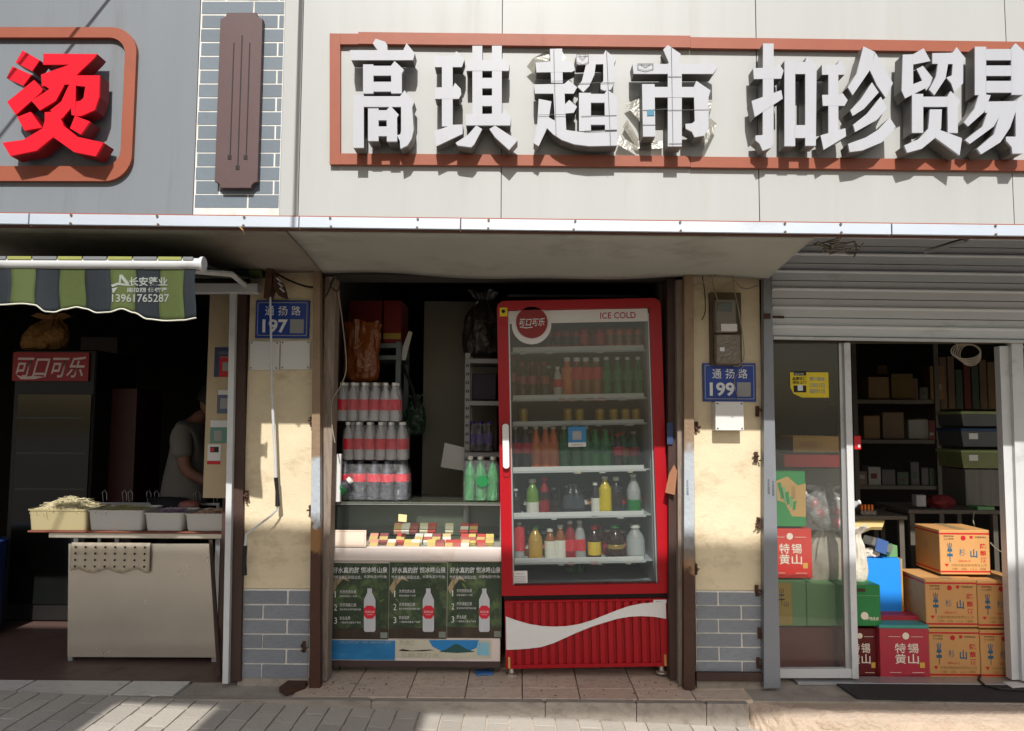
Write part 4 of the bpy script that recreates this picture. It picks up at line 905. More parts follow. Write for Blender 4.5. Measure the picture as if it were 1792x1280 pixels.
for px0,py0,px1,py1,mb,ml,lab in ((1684,720,1758,746,0,0,'grey storage bin with pale green lid, topmost of the bin stack'),(1684,750,1756,782,0,1,'grey storage bin with blue lid, second in the bin stack'),(1684,788,1756,820,1,0,'olive storage bin with pale green lid, lowest in the bin stack')):
    a = rect(px0,py0,px1,py1,.95); t = thing('storage_bin',lab,'storage bin',((a[0]+a[1])/2,1.1,a[2]))
    MB().prism([(a[0]+.012,a[2]),(a[1]-.012,a[2]),(a[1],a[3]-.02),(a[0],a[3]-.02)],.96,1.25).build('tub',m_bins[mb],t); MB().box(a[0]-.008,a[1]+.008,.95,1.26,a[3]-.019,a[3],.004).build('lid',m_lids[ml],t)
    if lab.startswith('olive') or 'second' in lab: MB().box(a[0]+.05,a[0]+.11,.956,.959,a[2]+.05,a[2]+.09).build('paper_label',m_white_plate,t)
t, a = plainbox('drum',1690,822,1754,886,.96,.28,M('ribbed_grey',S(112,108,102),.5,0,.25,4,stretch=(12,1,.5)),'ribbed grey crate under the bin stack','crate')
t, a = plainbox('tin',1604,867,1621,887,.74,.06,M('striped_tin',S(150,150,156),.4,0,.3,30,stretch=(3,1,.2)),'small striped tin on the pale counter table','tin')
blob('red_bundle',1645,880,.09,.05,.07,.85,M('cloth_red',S(116,34,40),.8),'dark red cloth bundle on the pale counter table','bundle',8,.3,squash=.4)
t, a = plainbox('green_pad',1711,887,1741,896,.73,.1,m_greenp,'pale green packet lying on the pale counter table','packet')
t = thing('lighter_tray','small clear tray of orange lighters on the dim counter table','tray',tuple(at(1518,897,.70)))
p = at(1518,900,.70); MB().box(p.x-.05,p.x+.05,.68,.74,zt2,zt2+.03,.003).build('tray',CLEAR('tray_clear',S(170,170,165),.35,.1),t)
for k in range(4): MB().box(p.x-.04+k*.022,p.x-.026+k*.022,.70,.715,zt2+.004,zt2+.065,.002).build('lighter',M('lighter_orange',S(220,120,40),.4),t)
# dark shelving with cartons far inside
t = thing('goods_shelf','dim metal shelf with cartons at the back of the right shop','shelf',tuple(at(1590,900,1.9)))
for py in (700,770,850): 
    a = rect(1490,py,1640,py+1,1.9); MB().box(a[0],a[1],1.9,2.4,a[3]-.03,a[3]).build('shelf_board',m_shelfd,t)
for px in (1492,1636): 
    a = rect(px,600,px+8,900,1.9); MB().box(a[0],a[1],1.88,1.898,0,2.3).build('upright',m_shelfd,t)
for k,(x0_,y0_,x1_,y1_,lab,mm_) in enumerate(((1512,728,1540,768,'dim brown carton at the left of the back shelf',M('dim_kraft',S(128,104,74),.8)),(1545,722,1582,768,'dim taupe carton in the middle of the back shelf',M('dim_taupe',S(114,96,80),.8)),(1590,735,1625,768,'dim white carton at the right of the back shelf',M('dim_white',S(142,140,134),.6)),(1520,660,1556,698,'dim brown carton on the top back shelf',M('dim_kraft',S(128,104,74),.8)),(1560,654,1598,698,'dim ochre carton on the top back shelf',M('dim_ochre',S(104,86,48),.8)))):  # dim carton colours have the back shop's low light put into them
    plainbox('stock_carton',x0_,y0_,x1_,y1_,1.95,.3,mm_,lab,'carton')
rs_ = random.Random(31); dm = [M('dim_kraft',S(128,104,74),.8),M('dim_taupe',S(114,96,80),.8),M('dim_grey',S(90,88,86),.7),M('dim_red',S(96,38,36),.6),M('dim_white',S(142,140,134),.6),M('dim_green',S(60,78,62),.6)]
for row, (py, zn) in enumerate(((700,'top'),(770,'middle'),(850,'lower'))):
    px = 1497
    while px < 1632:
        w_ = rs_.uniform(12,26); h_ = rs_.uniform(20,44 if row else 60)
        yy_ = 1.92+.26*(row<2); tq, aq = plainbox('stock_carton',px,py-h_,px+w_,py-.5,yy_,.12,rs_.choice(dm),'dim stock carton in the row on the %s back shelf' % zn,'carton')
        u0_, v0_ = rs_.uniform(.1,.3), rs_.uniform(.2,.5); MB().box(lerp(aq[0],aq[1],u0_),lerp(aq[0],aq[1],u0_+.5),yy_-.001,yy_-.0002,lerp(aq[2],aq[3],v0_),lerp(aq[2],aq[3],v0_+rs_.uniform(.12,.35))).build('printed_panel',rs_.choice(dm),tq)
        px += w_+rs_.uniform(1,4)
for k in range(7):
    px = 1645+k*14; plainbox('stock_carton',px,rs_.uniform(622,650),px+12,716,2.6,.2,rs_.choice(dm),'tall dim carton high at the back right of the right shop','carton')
# coil of cable hanging from the shutter header
m = MB(); c_ = at(1690,615,.18)
for k in range(5):
    cc = Vector((c_.x+.01*k,.18+.006*k,c_.z-.005*k)); m.tube([cc+Vector((math.cos(q*2*math.pi/20)*(.085-.006*k),0,math.sin(q*2*math.pi/20)*(.045+.004*k))) for q in range(21)], .004, 5)
m.tube([at(1657,600,.18),at(1662,590,.14),at(1672,596,.16),at(1676,612,.18)],.004,5)
tag(m.build('cable_coil', m_cable_w), 'coil of pale cable hanging under the shutter at the open doorway', 'cable')
t,a = plainbox('payment_card',1495,763,1507,787,.14,.004,m_print_red,'small red payment card sticking out from the white door stile','card'); MB().box(a[0]+.02,a[1]-.006,.1385,.1396,a[2]+.012,a[2]+.028).build('code_patch',m_white_plate,t)
b = MB(); b.tube([onz(1712,1192,.02),onz(1716,1180,.05),onz(1735,1176,.05),onz(1760,1186,.012),onz(1800,1192,.014),onz(1850,1192,.014)], .006, 6); 
m = MB(); pts=[(1800,1181),(1765,1176),(1735,1175),(1716,1180),(1712,1190),(1724,1200),(1748,1206),(1780,1208),(1830,1209)]; m.tube([onz(x,y,.016) for x,y in pts], .006, 6); tag(m.build('extension_cord', m_cable_b), 'black power cord curling over the door sill onto the mat', 'cord'); b.bm.free()
wire([(1705,895,.70),(1703,910,.66),(1706,925,.6)],.004,m_cable_w,'short white wire dangling behind the top carton')
wire([(1733,950,.5),(1745,962,.45),(1762,970,.4)],.004,m_cable_w,'white wire curving from behind the top carton to the door stile')

# ------------------------------------------------------------------ bottles and cans
PROF = {'soda':[(.75,0),(.95,.02),(1,.10),(.93,.28),(1,.46),(.98,.58),(.72,.74),(.40,.87),(.37,.925)],
        'water':[(.88,0),(1,.025),(1,.52),(.96,.60),(.72,.76),(.42,.86),(.38,.925)],
        'round':[(.85,0),(1,.04),(1,.55),(.92,.66),(.55,.80),(.46,.84),(.46,.90)],
        'can':[(.82,0),(1,.06),(1,.88),(.82,.97),(.80,.985),(.72,.975)]}
BMESH = {}
def bmesh_(style, part, mat):
    k = (style, part, mat.name)
    if k not in BMESH:
        pr = PROF[style]
        if part == 'body': BMESH[k] = MB().lathe(pr, n=16).mesh('bottle', mat, True)
        elif part == 'cap':
            r_ = pr[-1][0]*1.22; z_ = pr[-1][1]+.0005; BMESH[k] = MB().lathe([(r_,z_),(r_,.99),(r_*.9,1.0)], n=14).mesh('cap', mat, True)
        else:
            z0_, z1_ = part; BMESH[k] = MB().lathe([(1.02,z0_),(1.035,z0_+.01),(1.035,z1_-.01),(1.02,z1_)], n=16).mesh('label', mat, True)
    return BMESH[k]
def bottle(loc, r, h, style, mbody, mcap=None, mlabel=None, lz=(.3,.55), label=None, group=None, parent=None, cat='bottle', name='bottle', ry=0.0):
    if parent: o = inst('bottle', bmesh_(style,'body',mbody), parent, loc, (r,r,h)); root = o
    else:
        root = thing(name, label, cat, loc, group); o = inst('body', bmesh_(style,'body',mbody), root, loc, (r,r,h))
    kids = []
    if mcap and style != 'can': kids.append(('cap', bmesh_(style,'cap',mcap)))
    if mlabel: kids.append(('label', bmesh_(style,lz,mlabel)))
    for nm, me in kids:
        c_ = bpy.data.objects.new(nm, me); COL.objects.link(c_); c_.parent = root
        if not parent: c_.scale = (r,r,h)
    root.rotation_euler.y = ry
    return root
def LBL(n, c, ink, damt=.45, sc=2.6): return M('label_'+n, c, .4, 0, .06, 10, dirt=ink, damt=damt, dscale=sc)
m_pet = CLEAR('pet_clear', S(232,235,237), .44, .06, .15, 30); m_petg = CLEAR('pet_green', S(40,160,80), .55, .06, .1, 30); m_petd = CLEAR('pet_dark', S(44,48,60), .72, .06, .1, 30)
m_pets = CLEAR('pet_smoky', S(130,136,150), .30, .05, .15, 30)
def LQ(n, c): return M('drink_'+n, c, .18, 0, .08, 8, spec=.6)
m_cola, m_orange, m_lime = LQ('cola',S(52,22,18)), LQ('orange',S(226,112,36)), LQ('lime',S(46,150,70))
m_tea, m_yell, m_redd = LQ('tea',S(150,86,40)), LQ('yellow',S(222,196,40)), LQ('red',S(150,26,40))
m_pale, m_gtea, m_honey = LQ('pale',S(200,200,190)), LQ('greentea',S(112,150,66)), LQ('honey',S(190,150,60))
m_wcap = M('cap_white', S(226,226,222), .4); m_rcap = M('cap_red', S(190,24,30), .4); m_gcap = M('cap_green', S(40,120,60), .4)
m_lred = LBL('red', S(214,40,60), S(240,225,225), .22); m_lgreen = LBL('green', S(30,120,66), S(200,220,190), .3); m_lwhite = LBL('white', S(226,224,214), S(190,110,80), .32); m_lpurple = LBL('purple', S(70,50,140), S(200,200,220), .25); m_ldark = LBL('dark', S(40,30,34), S(150,110,70), .3)
m_lora = LBL('orange', S(224,120,50), S(240,220,190), .32); m_lyel = LBL('yellow', S(224,196,60), S(190,40,40), .4); m_gold_can = M('can_gold', S(190,160,80), .3, .5); m_red_can = M('can_red', S(160,24,30), .3, .3); m_or_can = M('can_orange', S(190,90,40), .3, .3)
m_wrap = CLEAR('shrink_wrap', S(215,218,222), .10, .09, 1.0, 34, ior=1.75)

def pack(px0, py0, px1, py1, Y, n, rows, style, mb, mc, ml, lz, label, cat='bottle pack', z=None, h_=None, hide=0, wrap=m_wrap, band=True):
    a = rect(px0,py0,px1,py1,Y); w = a[1]-a[0]; r_ = w/n/2; base = a[2] if z is None else z; h = (a[3]-a[2]) if h_ is None else h_
    t = thing('bottle_pack', label, cat, ((a[0]+a[1])/2, Y+r_*rows, base), 'shrink-wrapped bottle packs standing on the glass counter')
    rr_ = random.Random(px0)
    for j in range(rows):
        for i in range(n):
            b = bottle((a[0]+r_*(2*i+1)+rr_.uniform(-.002,.002), Y+r_*(2*j+1), base+.002), r_*.97, h-.004, style, mb, mc, ml, lz, parent=t); b.rotation_euler = (R(rr_.uniform(-2.2,2.2)), R(rr_.uniform(-2.2,2.2)), rr_.uniform(0,6))
    # loose film: swollen box round the bodies
    def f(u, v):
        th = u*2*math.pi; c, s_ = math.cos(th), math.sin(th); e = 5.0
        k = (abs(c)**e+abs(s_)**e)**(-1/e); zz = lerp(.01,.90,v); pin = 1 - .10*max(0,(v-.72)/.28)**1.5
        wob = 1 + .008*math.sin(th*13+v*9+px0) + .006*math.sin(th*7-v*15)
        return ((a[0]+a[1])/2 + k*c*(w/2+.006)*pin*wob, Y+r_*rows + k*s_*(r_*rows+.006)*pin*wob, base+.003+zz*h)
    MB().grid(f, 48, 10).build('plastic_wrap', wrap, t, smooth=True)
    return t, a

# ------------------------------------------------------------------ glass display counter
YK = .23; KD = .46
ka = rect(577,879,877,1180,YK); kx0, kx1, kz1 = ka[0], ka[1], at(727,879,YK).z
kt = thing('display_counter', 'glass-topped display counter covered in green water posters beside the red cooler', 'display counter', ((kx0+kx1)/2, YK+KD/2, 0))
kz = lambda py: at(727,py,YK).z
m_kfr = M('counter_frame', S(96,88,82), .5, .4, .15, 8); m_kwhite = M('counter_white', S(226,214,208), .45, 0, .06, 4, .02, 10, S(190,160,130), .35, 5)
m_cglass = CLEAR('counter_glass', S(170,186,180), .02, .02)
MB().box(kx0,kx1,YK,YK+KD,kz1-.012,kz1,.002).build('glass_top', CLEAR('counter_glass_top', S(170,176,160), .25, .05), kt)
MB().box(kx0,kx1,YK-.003,YK+.004,kz1-.016,kz1-.0125).build('top_edge', m_alu, kt)
for xx in (kx0+.003, kx1-.009): MB().box(xx,xx+.006,YK+.001,YK+.010,kz(956),kz1-.017).build('corner_trim', m_alu, kt)
MB().box(kx0+.01,kx1-.01,YK+.004,YK+.008,kz(956),kz1-.017).build('front_glass', m_cglass, kt)
MB().box(kx0+.0025,kx0+.0085,YK+.012,YK+KD-.01,kz(956),kz1-.017).build('side_glass', m_cglass, kt); MB().box(kx1-.0085,kx1-.0025,YK+.012,YK+KD-.01,kz(956),kz1-.017).build('side_glass', m_cglass, kt)
MB().box(kx0+.012,kx1-.012,YK+.20,YK+.40,kz(938)-.005,kz(938)).build('inner_shelf', m_cglass, kt)
MB().box(kx0+.002,kx1-.002,YK+.012,YK+KD,kz(960)-.01,kz(960)).build('display_deck', M('deck', S(190,190,178), .6), kt)
MB().box(kx0+.002,kx1-.002,YK+KD-.012,YK+KD-.002,kz(958),kz1-.06).build('back_board', M('deck_back', S(140,146,140), .6), kt)
MB().box(kx0-.006,kx1+.004,YK-.022,YK+.02,kz(982),kz(957),.006).build('white_rail', m_kwhite, kt)
MB().box(kx0+.004,kx1-.004,YK+.003,YK+KD,kz(1158),kz(983)).build('cabinet', m_kwhite, kt)
MB().box(kx0,kx1,YK-.004,YK+KD,kz(1168),kz(1157),.002).build('base_rail', M('dark_base', S(70,56,54), .55), kt)
wh = MB()
for px in (590,868):
    c_ = at(px,1172,YK+.05); m = MB(); m.lathe([(.001,-.012),(.028,-.012),(.030,0),(.028,.012),(.001,.012)], n=16)
    bmesh.ops.rotate(m.bm, verts=m.bm.verts, cent=(0,0,0), matrix=Matrix.Rotation(R(80),3,'Y')); bmesh.ops.translate(m.bm, verts=m.bm.verts, vec=(c_.x, YK+.06, .03)); m.build('caster_wheel', M('caster', S(84,80,76), .5), kt, smooth=True)
    MB().box(c_.x-.018,c_.x+.018,YK+.035,YK+.085,.058,kz(1168),.002).build('caster_fork', m_rust, kt)
wh.bm.free()
# posters
def poster_mat(nm, seed):
    m = M(nm, S(50,66,48), .45, 0, .45, 16, dirt=S(126,148,98), damt=.5, dscale=11)
    return m
m_post = poster_mat('poster_forest', 1); m_post_soil = M('poster_soil', S(64,54,44), .5, 0, .4, 12, dirt=S(34,30,26), damt=.5, dscale=7); m_post_leaf = M('poster_leaf', S(120,150,84), .5, 0, .2, 12); m_post_hand = M('poster_bark', S(170,150,118), .5, 0, .2, 14)
m_pbottle = M('poster_bottle', S(196,200,206), .4, 0, .06, 9, stretch=(8,1,1)); m_psilver = M('poster_sky', S(128,138,128), .5, 0, .2, 14)
def poster(px0, px1, top, bot, lab_y):
    y = YK-.001; w = px1-px0
    po = plate(kt, 'poster', px0, top, px1, bot, y-.0015, .002, m_post); y -= .0025
    sub = lambda nm, a0,b0,a1,b1, mt_, yy=y: plate(po, nm, px0+a0*w, b0, px0+a1*w, b1, yy, .0006, mt_)
    sub('printed_soil', .0, bot-19, .995, bot-.5, m_post_soil)
    for pts in ([(.10,1016),(.24,1008),(.34,1018),(.22,1014),(.12,1026)],[(.0,1030),(.1,1012),(.13,1024),(.06,1040)]):
        v = [at(px0+q[0]*w, q[1], y) for q in pts]; MB().prism([(p.x,p.z) for p in v], y-.0002, y+.0004).build('printed_bark', m_post_hand, po)
    rl = random.Random(int(px0))
    for k in range(16):
        cx_, cy_ = px0+w*rl.uniform(.05,.95), rl.uniform(1018,1092); an = rl.uniform(-1.2,1.2); L_ = rl.uniform(6,15); wd = rl.uniform(1.0,2.4)
        d_ = (math.sin(an), -math.cos(an)); n_ = (d_[1], -d_[0])
        pts = [(cx_,cy_),(cx_+d_[0]*L_*.5+n_[0]*wd,cy_+d_[1]*L_*.5+n_[1]*wd),(cx_+d_[0]*L_,cy_+d_[1]*L_),(cx_+d_[0]*L_*.5-n_[0]*wd,cy_+d_[1]*L_*.5-n_[1]*wd)]
        if max(p[0] for p in pts) > px1-1 or min(p[0] for p in pts) < px0+1: continue
        v = [at(p[0],p[1],y) for p in pts]; MB().prism([(p.x,p.z) for p in v], y-.0003-.00003*k, y+.0003).build('printed_leaf', MATS.get('poster_leaf_b%d' % (k%3)) or M('poster_leaf_b%d' % (k%3), [S(70,98,52),S(96,124,70),S(48,72,44)][k%3], .5, 0, .2, 12), po)
    L_ = lambda s, a0,b0,a1,b1, mt_=m_print_white, **k: lettering_px(po, s, px0+a0*w, b0, px0+a1*w, b1, y-.0018, mt_, **k)
    L_('好水真的甜', .05, 993, .50, 1003.5, bold=.012); L_('悦冰咚山泉', .53, 992.5, .98, 1003, bold=.012)
    L_('竹根富氧石层层过滤。', .04, 1007.5, .54, 1013.5); L_('水源地(宜兴竹海)', .58, 1007, .97, 1013)
    for k, (s1, s2) in enumerate((('天然优质水源','源自深度的一竹海'),('天然清甜口感','富含多种天然矿物质元素'),('安全品质','一滴始终注重生产体系'))):
        yy = lab_y+23*k; L_(str(k+1), .085 if k == 0 else .075, yy, .105 if k == 0 else .125, yy+11); L_(s1, .17, yy-2, .45-.10*(k==2), yy+4); L_(s2, .17, yy+7, (.46,.53,.53)[k], yy+10.5)
    # printed water bottle
    bx = px0+w*.68; prof = [(-4,1030),(4,1030),(4,1037),(10,1050),(10,1103),(8,1106),(-8,1106),(-10,1103),(-10,1050),(-4,1037)]
    v = [at(bx+q[0]*w/102,q[1],y) for q in prof]; MB().prism([(p.x,p.z) for p in v], y-.0022, y-.0018).build('printed_bottle', m_pbottle, po)
    lb = [(-10,1065),(-5,1060),(5,1060),(10,1065),(10,1077),(5,1083),(-5,1083),(-10,1077)]; v = [at(bx+q[0]*w/102,q[1],y) for q in lb]; MB().prism([(p.x,p.z) for p in v], y-.0029, y-.0024).build('printed_label', m_lred, po)
    lettering_px(po,'悦冰咚山泉',bx-8*w/102,1069,bx+8*w/102,1073,y-.0034,m_print_white); lettering_px(po,'饮用天然水',bx-5*w/102,1075,bx+5*w/102,1077,y-.0034,m_print_white)
    sub('printed_stream', .86, bot-12, .98, bot-2, m_psilver, y-.0012)
poster(577,680,986,1119,1035); poster(681,782,985,1118,1034); poster(783,878,984,1117,1033)
bl = plate(kt,'lower_print',577,1121,691,1155,YK-.0025,.002,M('print_sea', S(40,120,176), .4, 0, .25, 5, dirt=S(130,190,220), damt=.3, dscale=4, stretch=(1,1,2.5)))
lettering_px(bl,'天然矿泉水冰爽',594,1121.5,685,1127,YK-.0032,M('print_dimwhite',S(130,150,160),.6))
cr_ = plate(kt,'lower_print',692,1120,860,1152,YK-.0025,.002,M('print_cream2', S(200,196,176), .5, 0, .08, 8))
def pr(parent, nm, pts, mt_, d=.0006, y=YK-.0025): 
    v=[at(x,yy,y) for x,yy in pts]; MB().prism([(p.x,p.z) for p in v], y-d-.0004, y-d).build(nm, mt_, parent)
pr(cr_,'printed_disc',[(750,1120.5),(838,1120.5),(834,1134),(815,1142),(775,1141),(757,1132)],M('print_sky',S(40,130,196),.5,0,.1,6))
pr(cr_,'printed_mountain',[(768,1141),(782,1136),(796,1127),(803,1128),(818,1137),(832,1141),(800,1143)],M('print_peak',S(40,84,84),.5,0,.2,20),.0012)
pr(cr_,'printed_stroke',[(697,1139),(704,1136),(720,1139),(734,1138),(752,1137),(760,1138),(740,1140),(708,1140)],m_print_black,.0012)
for k in range(3): pr(cr_,'printed_bottle',[(836+7*k,1124),(841+7*k,1124),(842+7*k,1147),(835+7*k,1147)],M('print_iceblue',S(130,190,214),.5),.0018)
lettering_px(cr_,'PURO',700,1121,725,1130,YK-.004,M('print_outline',S(170,166,150),.6)); lettering_px(cr_,'五酿苏打水',700,1143,770,1151,YK-.004,M('print_outline',S(170,166,150),.6))
# things inside and on the glass counter
a = rect(579,928,641,957,YK-.025); t = thing('price_card','pale framed price card leaning on the front of the glass counter','card',((a[0]+a[1])/2,YK-.03,a[2]+.0))
MB().box(a[0],a[1],YK-.030,YK-.024,a[2],a[3],.001).build('card',M('card_pink',S(232,214,196),.6,0,.04),t); o_=rrect(a[0]+.008,a[1]-.008,a[2]+.008,a[3]-.006,.003,2); i_=rrect(a[0]+.010,a[1]-.010,a[2]+.010,a[3]-.008,.002,2); MB().ring(o_,i_,YK-.0306,YK-.0301).build('border',M('card_line',S(200,150,140),.6),t)
a = rect(697,900,712,914,YK+.002); o = MB().prism([(a[0],a[2]+.004),(a[1]-.002,a[2]),(a[1],a[3]-.004),(a[0]+.001,a[3])],YK+.001,YK+.003).build('paper_note',M('note',S(226,214,160),.7)); tag(o,'small pale yellow note stuck inside the counter glass','note')
rp = random.Random(11); cm = [S(228,206,120),S(206,84,78),S(240,236,224),S(160,90,92),S(228,200,150),S(240,236,224),S(232,222,190),S(232,166,140),S(222,220,214)]
pm = [unit_box('pack', M('cig_%d' % k, c, .35, 0, .06, 10), .03) for k, c in enumerate(cm)]; lm = [unit_box('band', M('cigband_%d' % k, c, .4), 0) for k, c in enumerate((S(240,236,224), S(216,190,126), S(190,110,100)))]
zd = kz(960)
for row, (n_, yy, zz, sy) in enumerate(((15,YK+.045,zd,1.0),(14,YK+.125,zd+.022,1.0),(12,YK+.215,kz(938),1.0))):
    for i in range(n_):
        px = lerp(648 if row < 2 else 690, 866, (i+.5)/n_)+rp.uniform(-2,2); 
        if rp.random() < (.22,.28,.35)[row]: continue
        X = at(px,940,yy).x; k = rp.randrange(len(cm))
        t = thing('cigarette_pack','cigarette pack in the %s row inside the glass counter' % ('front','second','shelf')[row],'cigarette pack',(X,yy,zz),'cigarette packs laid out in the glass counter, %s row' % ('front','second','shelf')[row])
        inst('pack_box', pm[k], t, (X,yy,zz+.014), (.048,.075,.024)); inst('printed_band', lm[(k+i)%3], t, (X,yy-.006,zz+.0145), (.0486,.03,.0242)); t.rotation_euler = (R(34),0,R(rp.uniform(-5,5)))
# bottle packs stacked on the counter top
t, a1 = pack(590,806,713,876,YK+.05,5,2,'soda',m_pets,m_pets,m_lred,(.46,.66),'shrink-wrapped pack of smoky bottles with plain red bands, lowest of the left stack',z=kz1+.001)
z2 = kz1+.001+(a1[3]-a1[2])
t, a2 = pack(598,735,712,803,YK+.055,6,2,'water',m_pet,m_wcap,m_lred,(.28,.56),'shrink-wrapped pack of clear water bottles with red labels, middle of the left stack',z=z2+.001)
z3 = z2+.001+(a2[3]-a2[2])
t, a3 = pack(587,664,700,733,YK+.06,6,2,'water',m_pet,m_wcap,m_lred,(.28,.56),'shrink-wrapped pack of clear water bottles with red labels, top of the left stack',z=z3+.001)
t, a4 = pack(811,797,872,876,YK+.04,3,2,'soda',m_petg,m_wcap,m_petg,(.40,.60),'shrink-wrapped pack of six green bottles on the counter beside the cooler',z=kz1+.001)
b = rect(832,834,856,852,YK+.03); MB().disc((b[0]+b[1])/2,(b[2]+b[3])/2,.034,YK+.031,YK+.033,18).build('brand_patch',m_lgreen,t)
# small white bottle lying on its side at the left end
p = at(594,868,YK+.06); t = bottle((p.x-.02,YK+.02,kz1+.04),.036,.15,'round',m_pets,m_wcap,m_lgreen,(.3,.62),'small clear bottle with a green label lying at the left end of the counter'); t.rotation_euler = (R(10),R(48),0); t.location.z = kz1+.030; t.location.x=p.x-.03

# clear bag of red-labelled bottles behind the sliding glass of the right shop
bag('clear_bag',1402,852,1502,934,.34,CLEAR('bag_clear', S(200,202,202), .22, .10, .9, 30, ior=1.7),'clear plastic bag full of red-labelled bottles behind the sliding glass','bag',17,.55,.3,True)
for k,(px,py,rx_,ry_) in enumerate(((1420,905,20,62),(1436,895,-10,-38),(1452,908,15,20),(1466,892,5,70),(1478,910,0,-20),(1444,915,30,88))):
    p = at(px,py,.42); b_ = bottle(tuple(p),.030,.14,'water',m_pet,m_wcap,m_lred,(.28,.58),'clear bottle with red label jumbled in the clear bag','bottles in the clear bag'); b_.rotation_euler=(R(rx_),R(ry_),0)
p = at(1499,918,.15); 
# ------------------------------------------------------------------ room of the middle shop
lp = thing('ceiling_lamp','lit white ceiling lamp inside the middle shop','lamp',tuple(at(778,488,1.5)))
a = rect(742,484,811,491,1.5); m_tube_on = M('lamp_lit', S(240,240,235), .5, emit=(1,.97,.9), es=1.0)
MB().box(a[0],a[1],1.4,1.5,a[2],a[3],.003).build('diffuser', m_tube_on, lp); MB().box(a[0]-.01,a[1]+.01,1.38,1.52,a[3]+.0005,2.598,.003).build('housing', m_ceil, lp)
o = MB().box(*[v for v in rect(740,528,870,862,1.3)[:2]],1.3,1.34,0,rect(740,528,870,862,1.3)[3],.003).build('door_panel', M('panel_dim',S(138,134,122),.7,0,.06,2)); tag(o,'plain greenish-grey door panel standing behind the counter','door panel')
def shelfunit(name,px0,px1,boards,Y,depth,mat,label,pyt,hole=False):
    a = rect(px0,600,px1,601,Y); t = thing(name,label,'shelf',((a[0]+a[1])/2,Y+depth/2,0)); zt=at((px0+px1)/2,pyt,Y).z
    for sx in (a[0],a[1]-.035):
        for sy in (Y,Y+depth-.035): MB().box(sx,sx+.035,sy,sy+.035,-.002,zt,.002).build('upright',mat,t)
    zs=[]
    for py in boards:
        z=at((px0+px1)/2,py,Y).z; zs.append(z); MB().box(a[0]+.001,a[1]-.001,Y-.004,Y+depth+.004,z-.03,z,.002).build('shelf_board',mat,t)
    return t,a,zs
m_rack = M('rack_bluegrey', S(112,124,128), .5, .2, .1, 6)
t,a,zs = shelfunit('storage_rack',596,702,[601,622,745,850],.85,.4,m_rack,'blue-grey storage rack behind the water bottle packs',598)
zr_ = zs[0]
for (x0_,x1_,lab) in ((602,668,'dim red carton, left one on top of the storage rack'),(671,702,'dim red carton with an ochre band, right one on the storage rack')):
    b = rect(x0_,526,x1_,600,.86); t = thing('red_carton',lab,'carton',((b[0]+b[1])/2,1.0,zr_)); MB().box(b[0],b[1],.86,1.18,zr_+.001,b[3],.003).build('box',M('carton_dimred',S(124,30,30),.6,0,.1,6),t)
    MB().box(b[0]+.002,b[1]-.002,.8585,.8597,zr_+.03,zr_+.07).build('ochre_band',m_ochre,t)
bag('orange_bag',600,562,661,668,.60,CLEAR('bag_orange',S(168,92,36),.75,.25,.5,18),'tall orange plastic bag standing behind the top water pack','bag',4,.6,.5,False)
o = MB().box(rect(600,662,672,664,.6)[0],rect(600,662,672,664,.6)[1],.58,.80,at(630,670,.6).z-.02,at(630,670,.6).z).build('ledge_board',m_wood_grey); tag(o,'wooden ledge board under the orange bag','board')
bag('dark_sack',808,508,884,625,.95,CLEAR('sack_dark',S(70,66,60),.85,.3,.6,14),'large dark translucent sack on the rack behind the cooler','sack',5,.6,.3,True)
t,a,zs = shelfunit('storage_rack',814,905,[628,702,792],.62,.34,M('rack_white',S(140,140,142),.5,.2,.1,6),'perforated pale storage rack left of the red cooler',618)
hm_ = MB().box(-.004,.004,-.0005,.0005,-.009,.009).mesh('slot', m_dark)
for k in range(16):
    for s_ in (.012,.024): inst('slot', hm_, t, (a[0]+s_, .6192, at(818,640+k*15,.62).z))
t_, a_ = plainbox('dark_carton',826,655,868,700,.66,.2,M('carton_plum',S(44,36,54),.6),'dark plum carton on the middle board of the pale rack','carton')
pz = zs[2]
t_,_ = pack(818,738,862,792,.64,3,2,'round',m_petd,m_lpurple,m_lpurple,(.25,.6),'dim pack of dark bottles with purple labels on the pale rack',z=pz+.001); t_['group']='bottle packs on the racks'
del t_['group']
bag('bottle_bag',706,690,744,762,.93,CLEAR('bag_green_dark',S(44,72,52),.8,.2,.9,26),'dim bag of dark green bottles hanging behind the counter','bag',14,.7,.3,True)
o = MB().prism([(-.085,-.075),(.075,-.085),(.085,.06),(-.07,.085)],-.002,.002).build('hanging_paper',m_white_plate); q=at(793,802,.75); o.location=(q.x,.75,q.z-.075); o.rotation_euler=(0,R(4),R(-12)); tag(o,'white sheet of paper hanging behind the counter','paper')
o = MB().prism([(-.03,-.09),(.0,-.09),(.045,.10),(.02,.11),(-.02,0)],-.003,.003).build('hanging_strip',m_white_plate); q=at(712,605,.9); o.location=(q.x,.9,q.z-.1); tag(o,'narrow white plastic strip hanging beside the storage rack','strip')
o = MB(); o.tube([at(705,640,.95),at(722,680,.95),at(728,720,.95)], .012, 6); tag(o.build('hanging_strap',m_cable_b),'dark strap hanging from the storage rack','strap')
o = plate(None,'curtain_rail',880,516,1118,520,.9,.02,m_rack) if False else None
a=rect(888,516,1118,520,.9); tag(MB().box(a[0],a[1],.9,.92,a[2],a[3]).build('back_rail',m_rack),'thin grey rail running above the red cooler','rail')
o = MB().box(rect(586,795,596,862,.2)[0],rect(586,795,596,862,.2)[1],.20,.235,kz1,rect(586,795,596,862,.2)[3],.003).build('power_strip',m_white_plate); tag(o,'cream power strip standing at the left end of the counter','power strip')
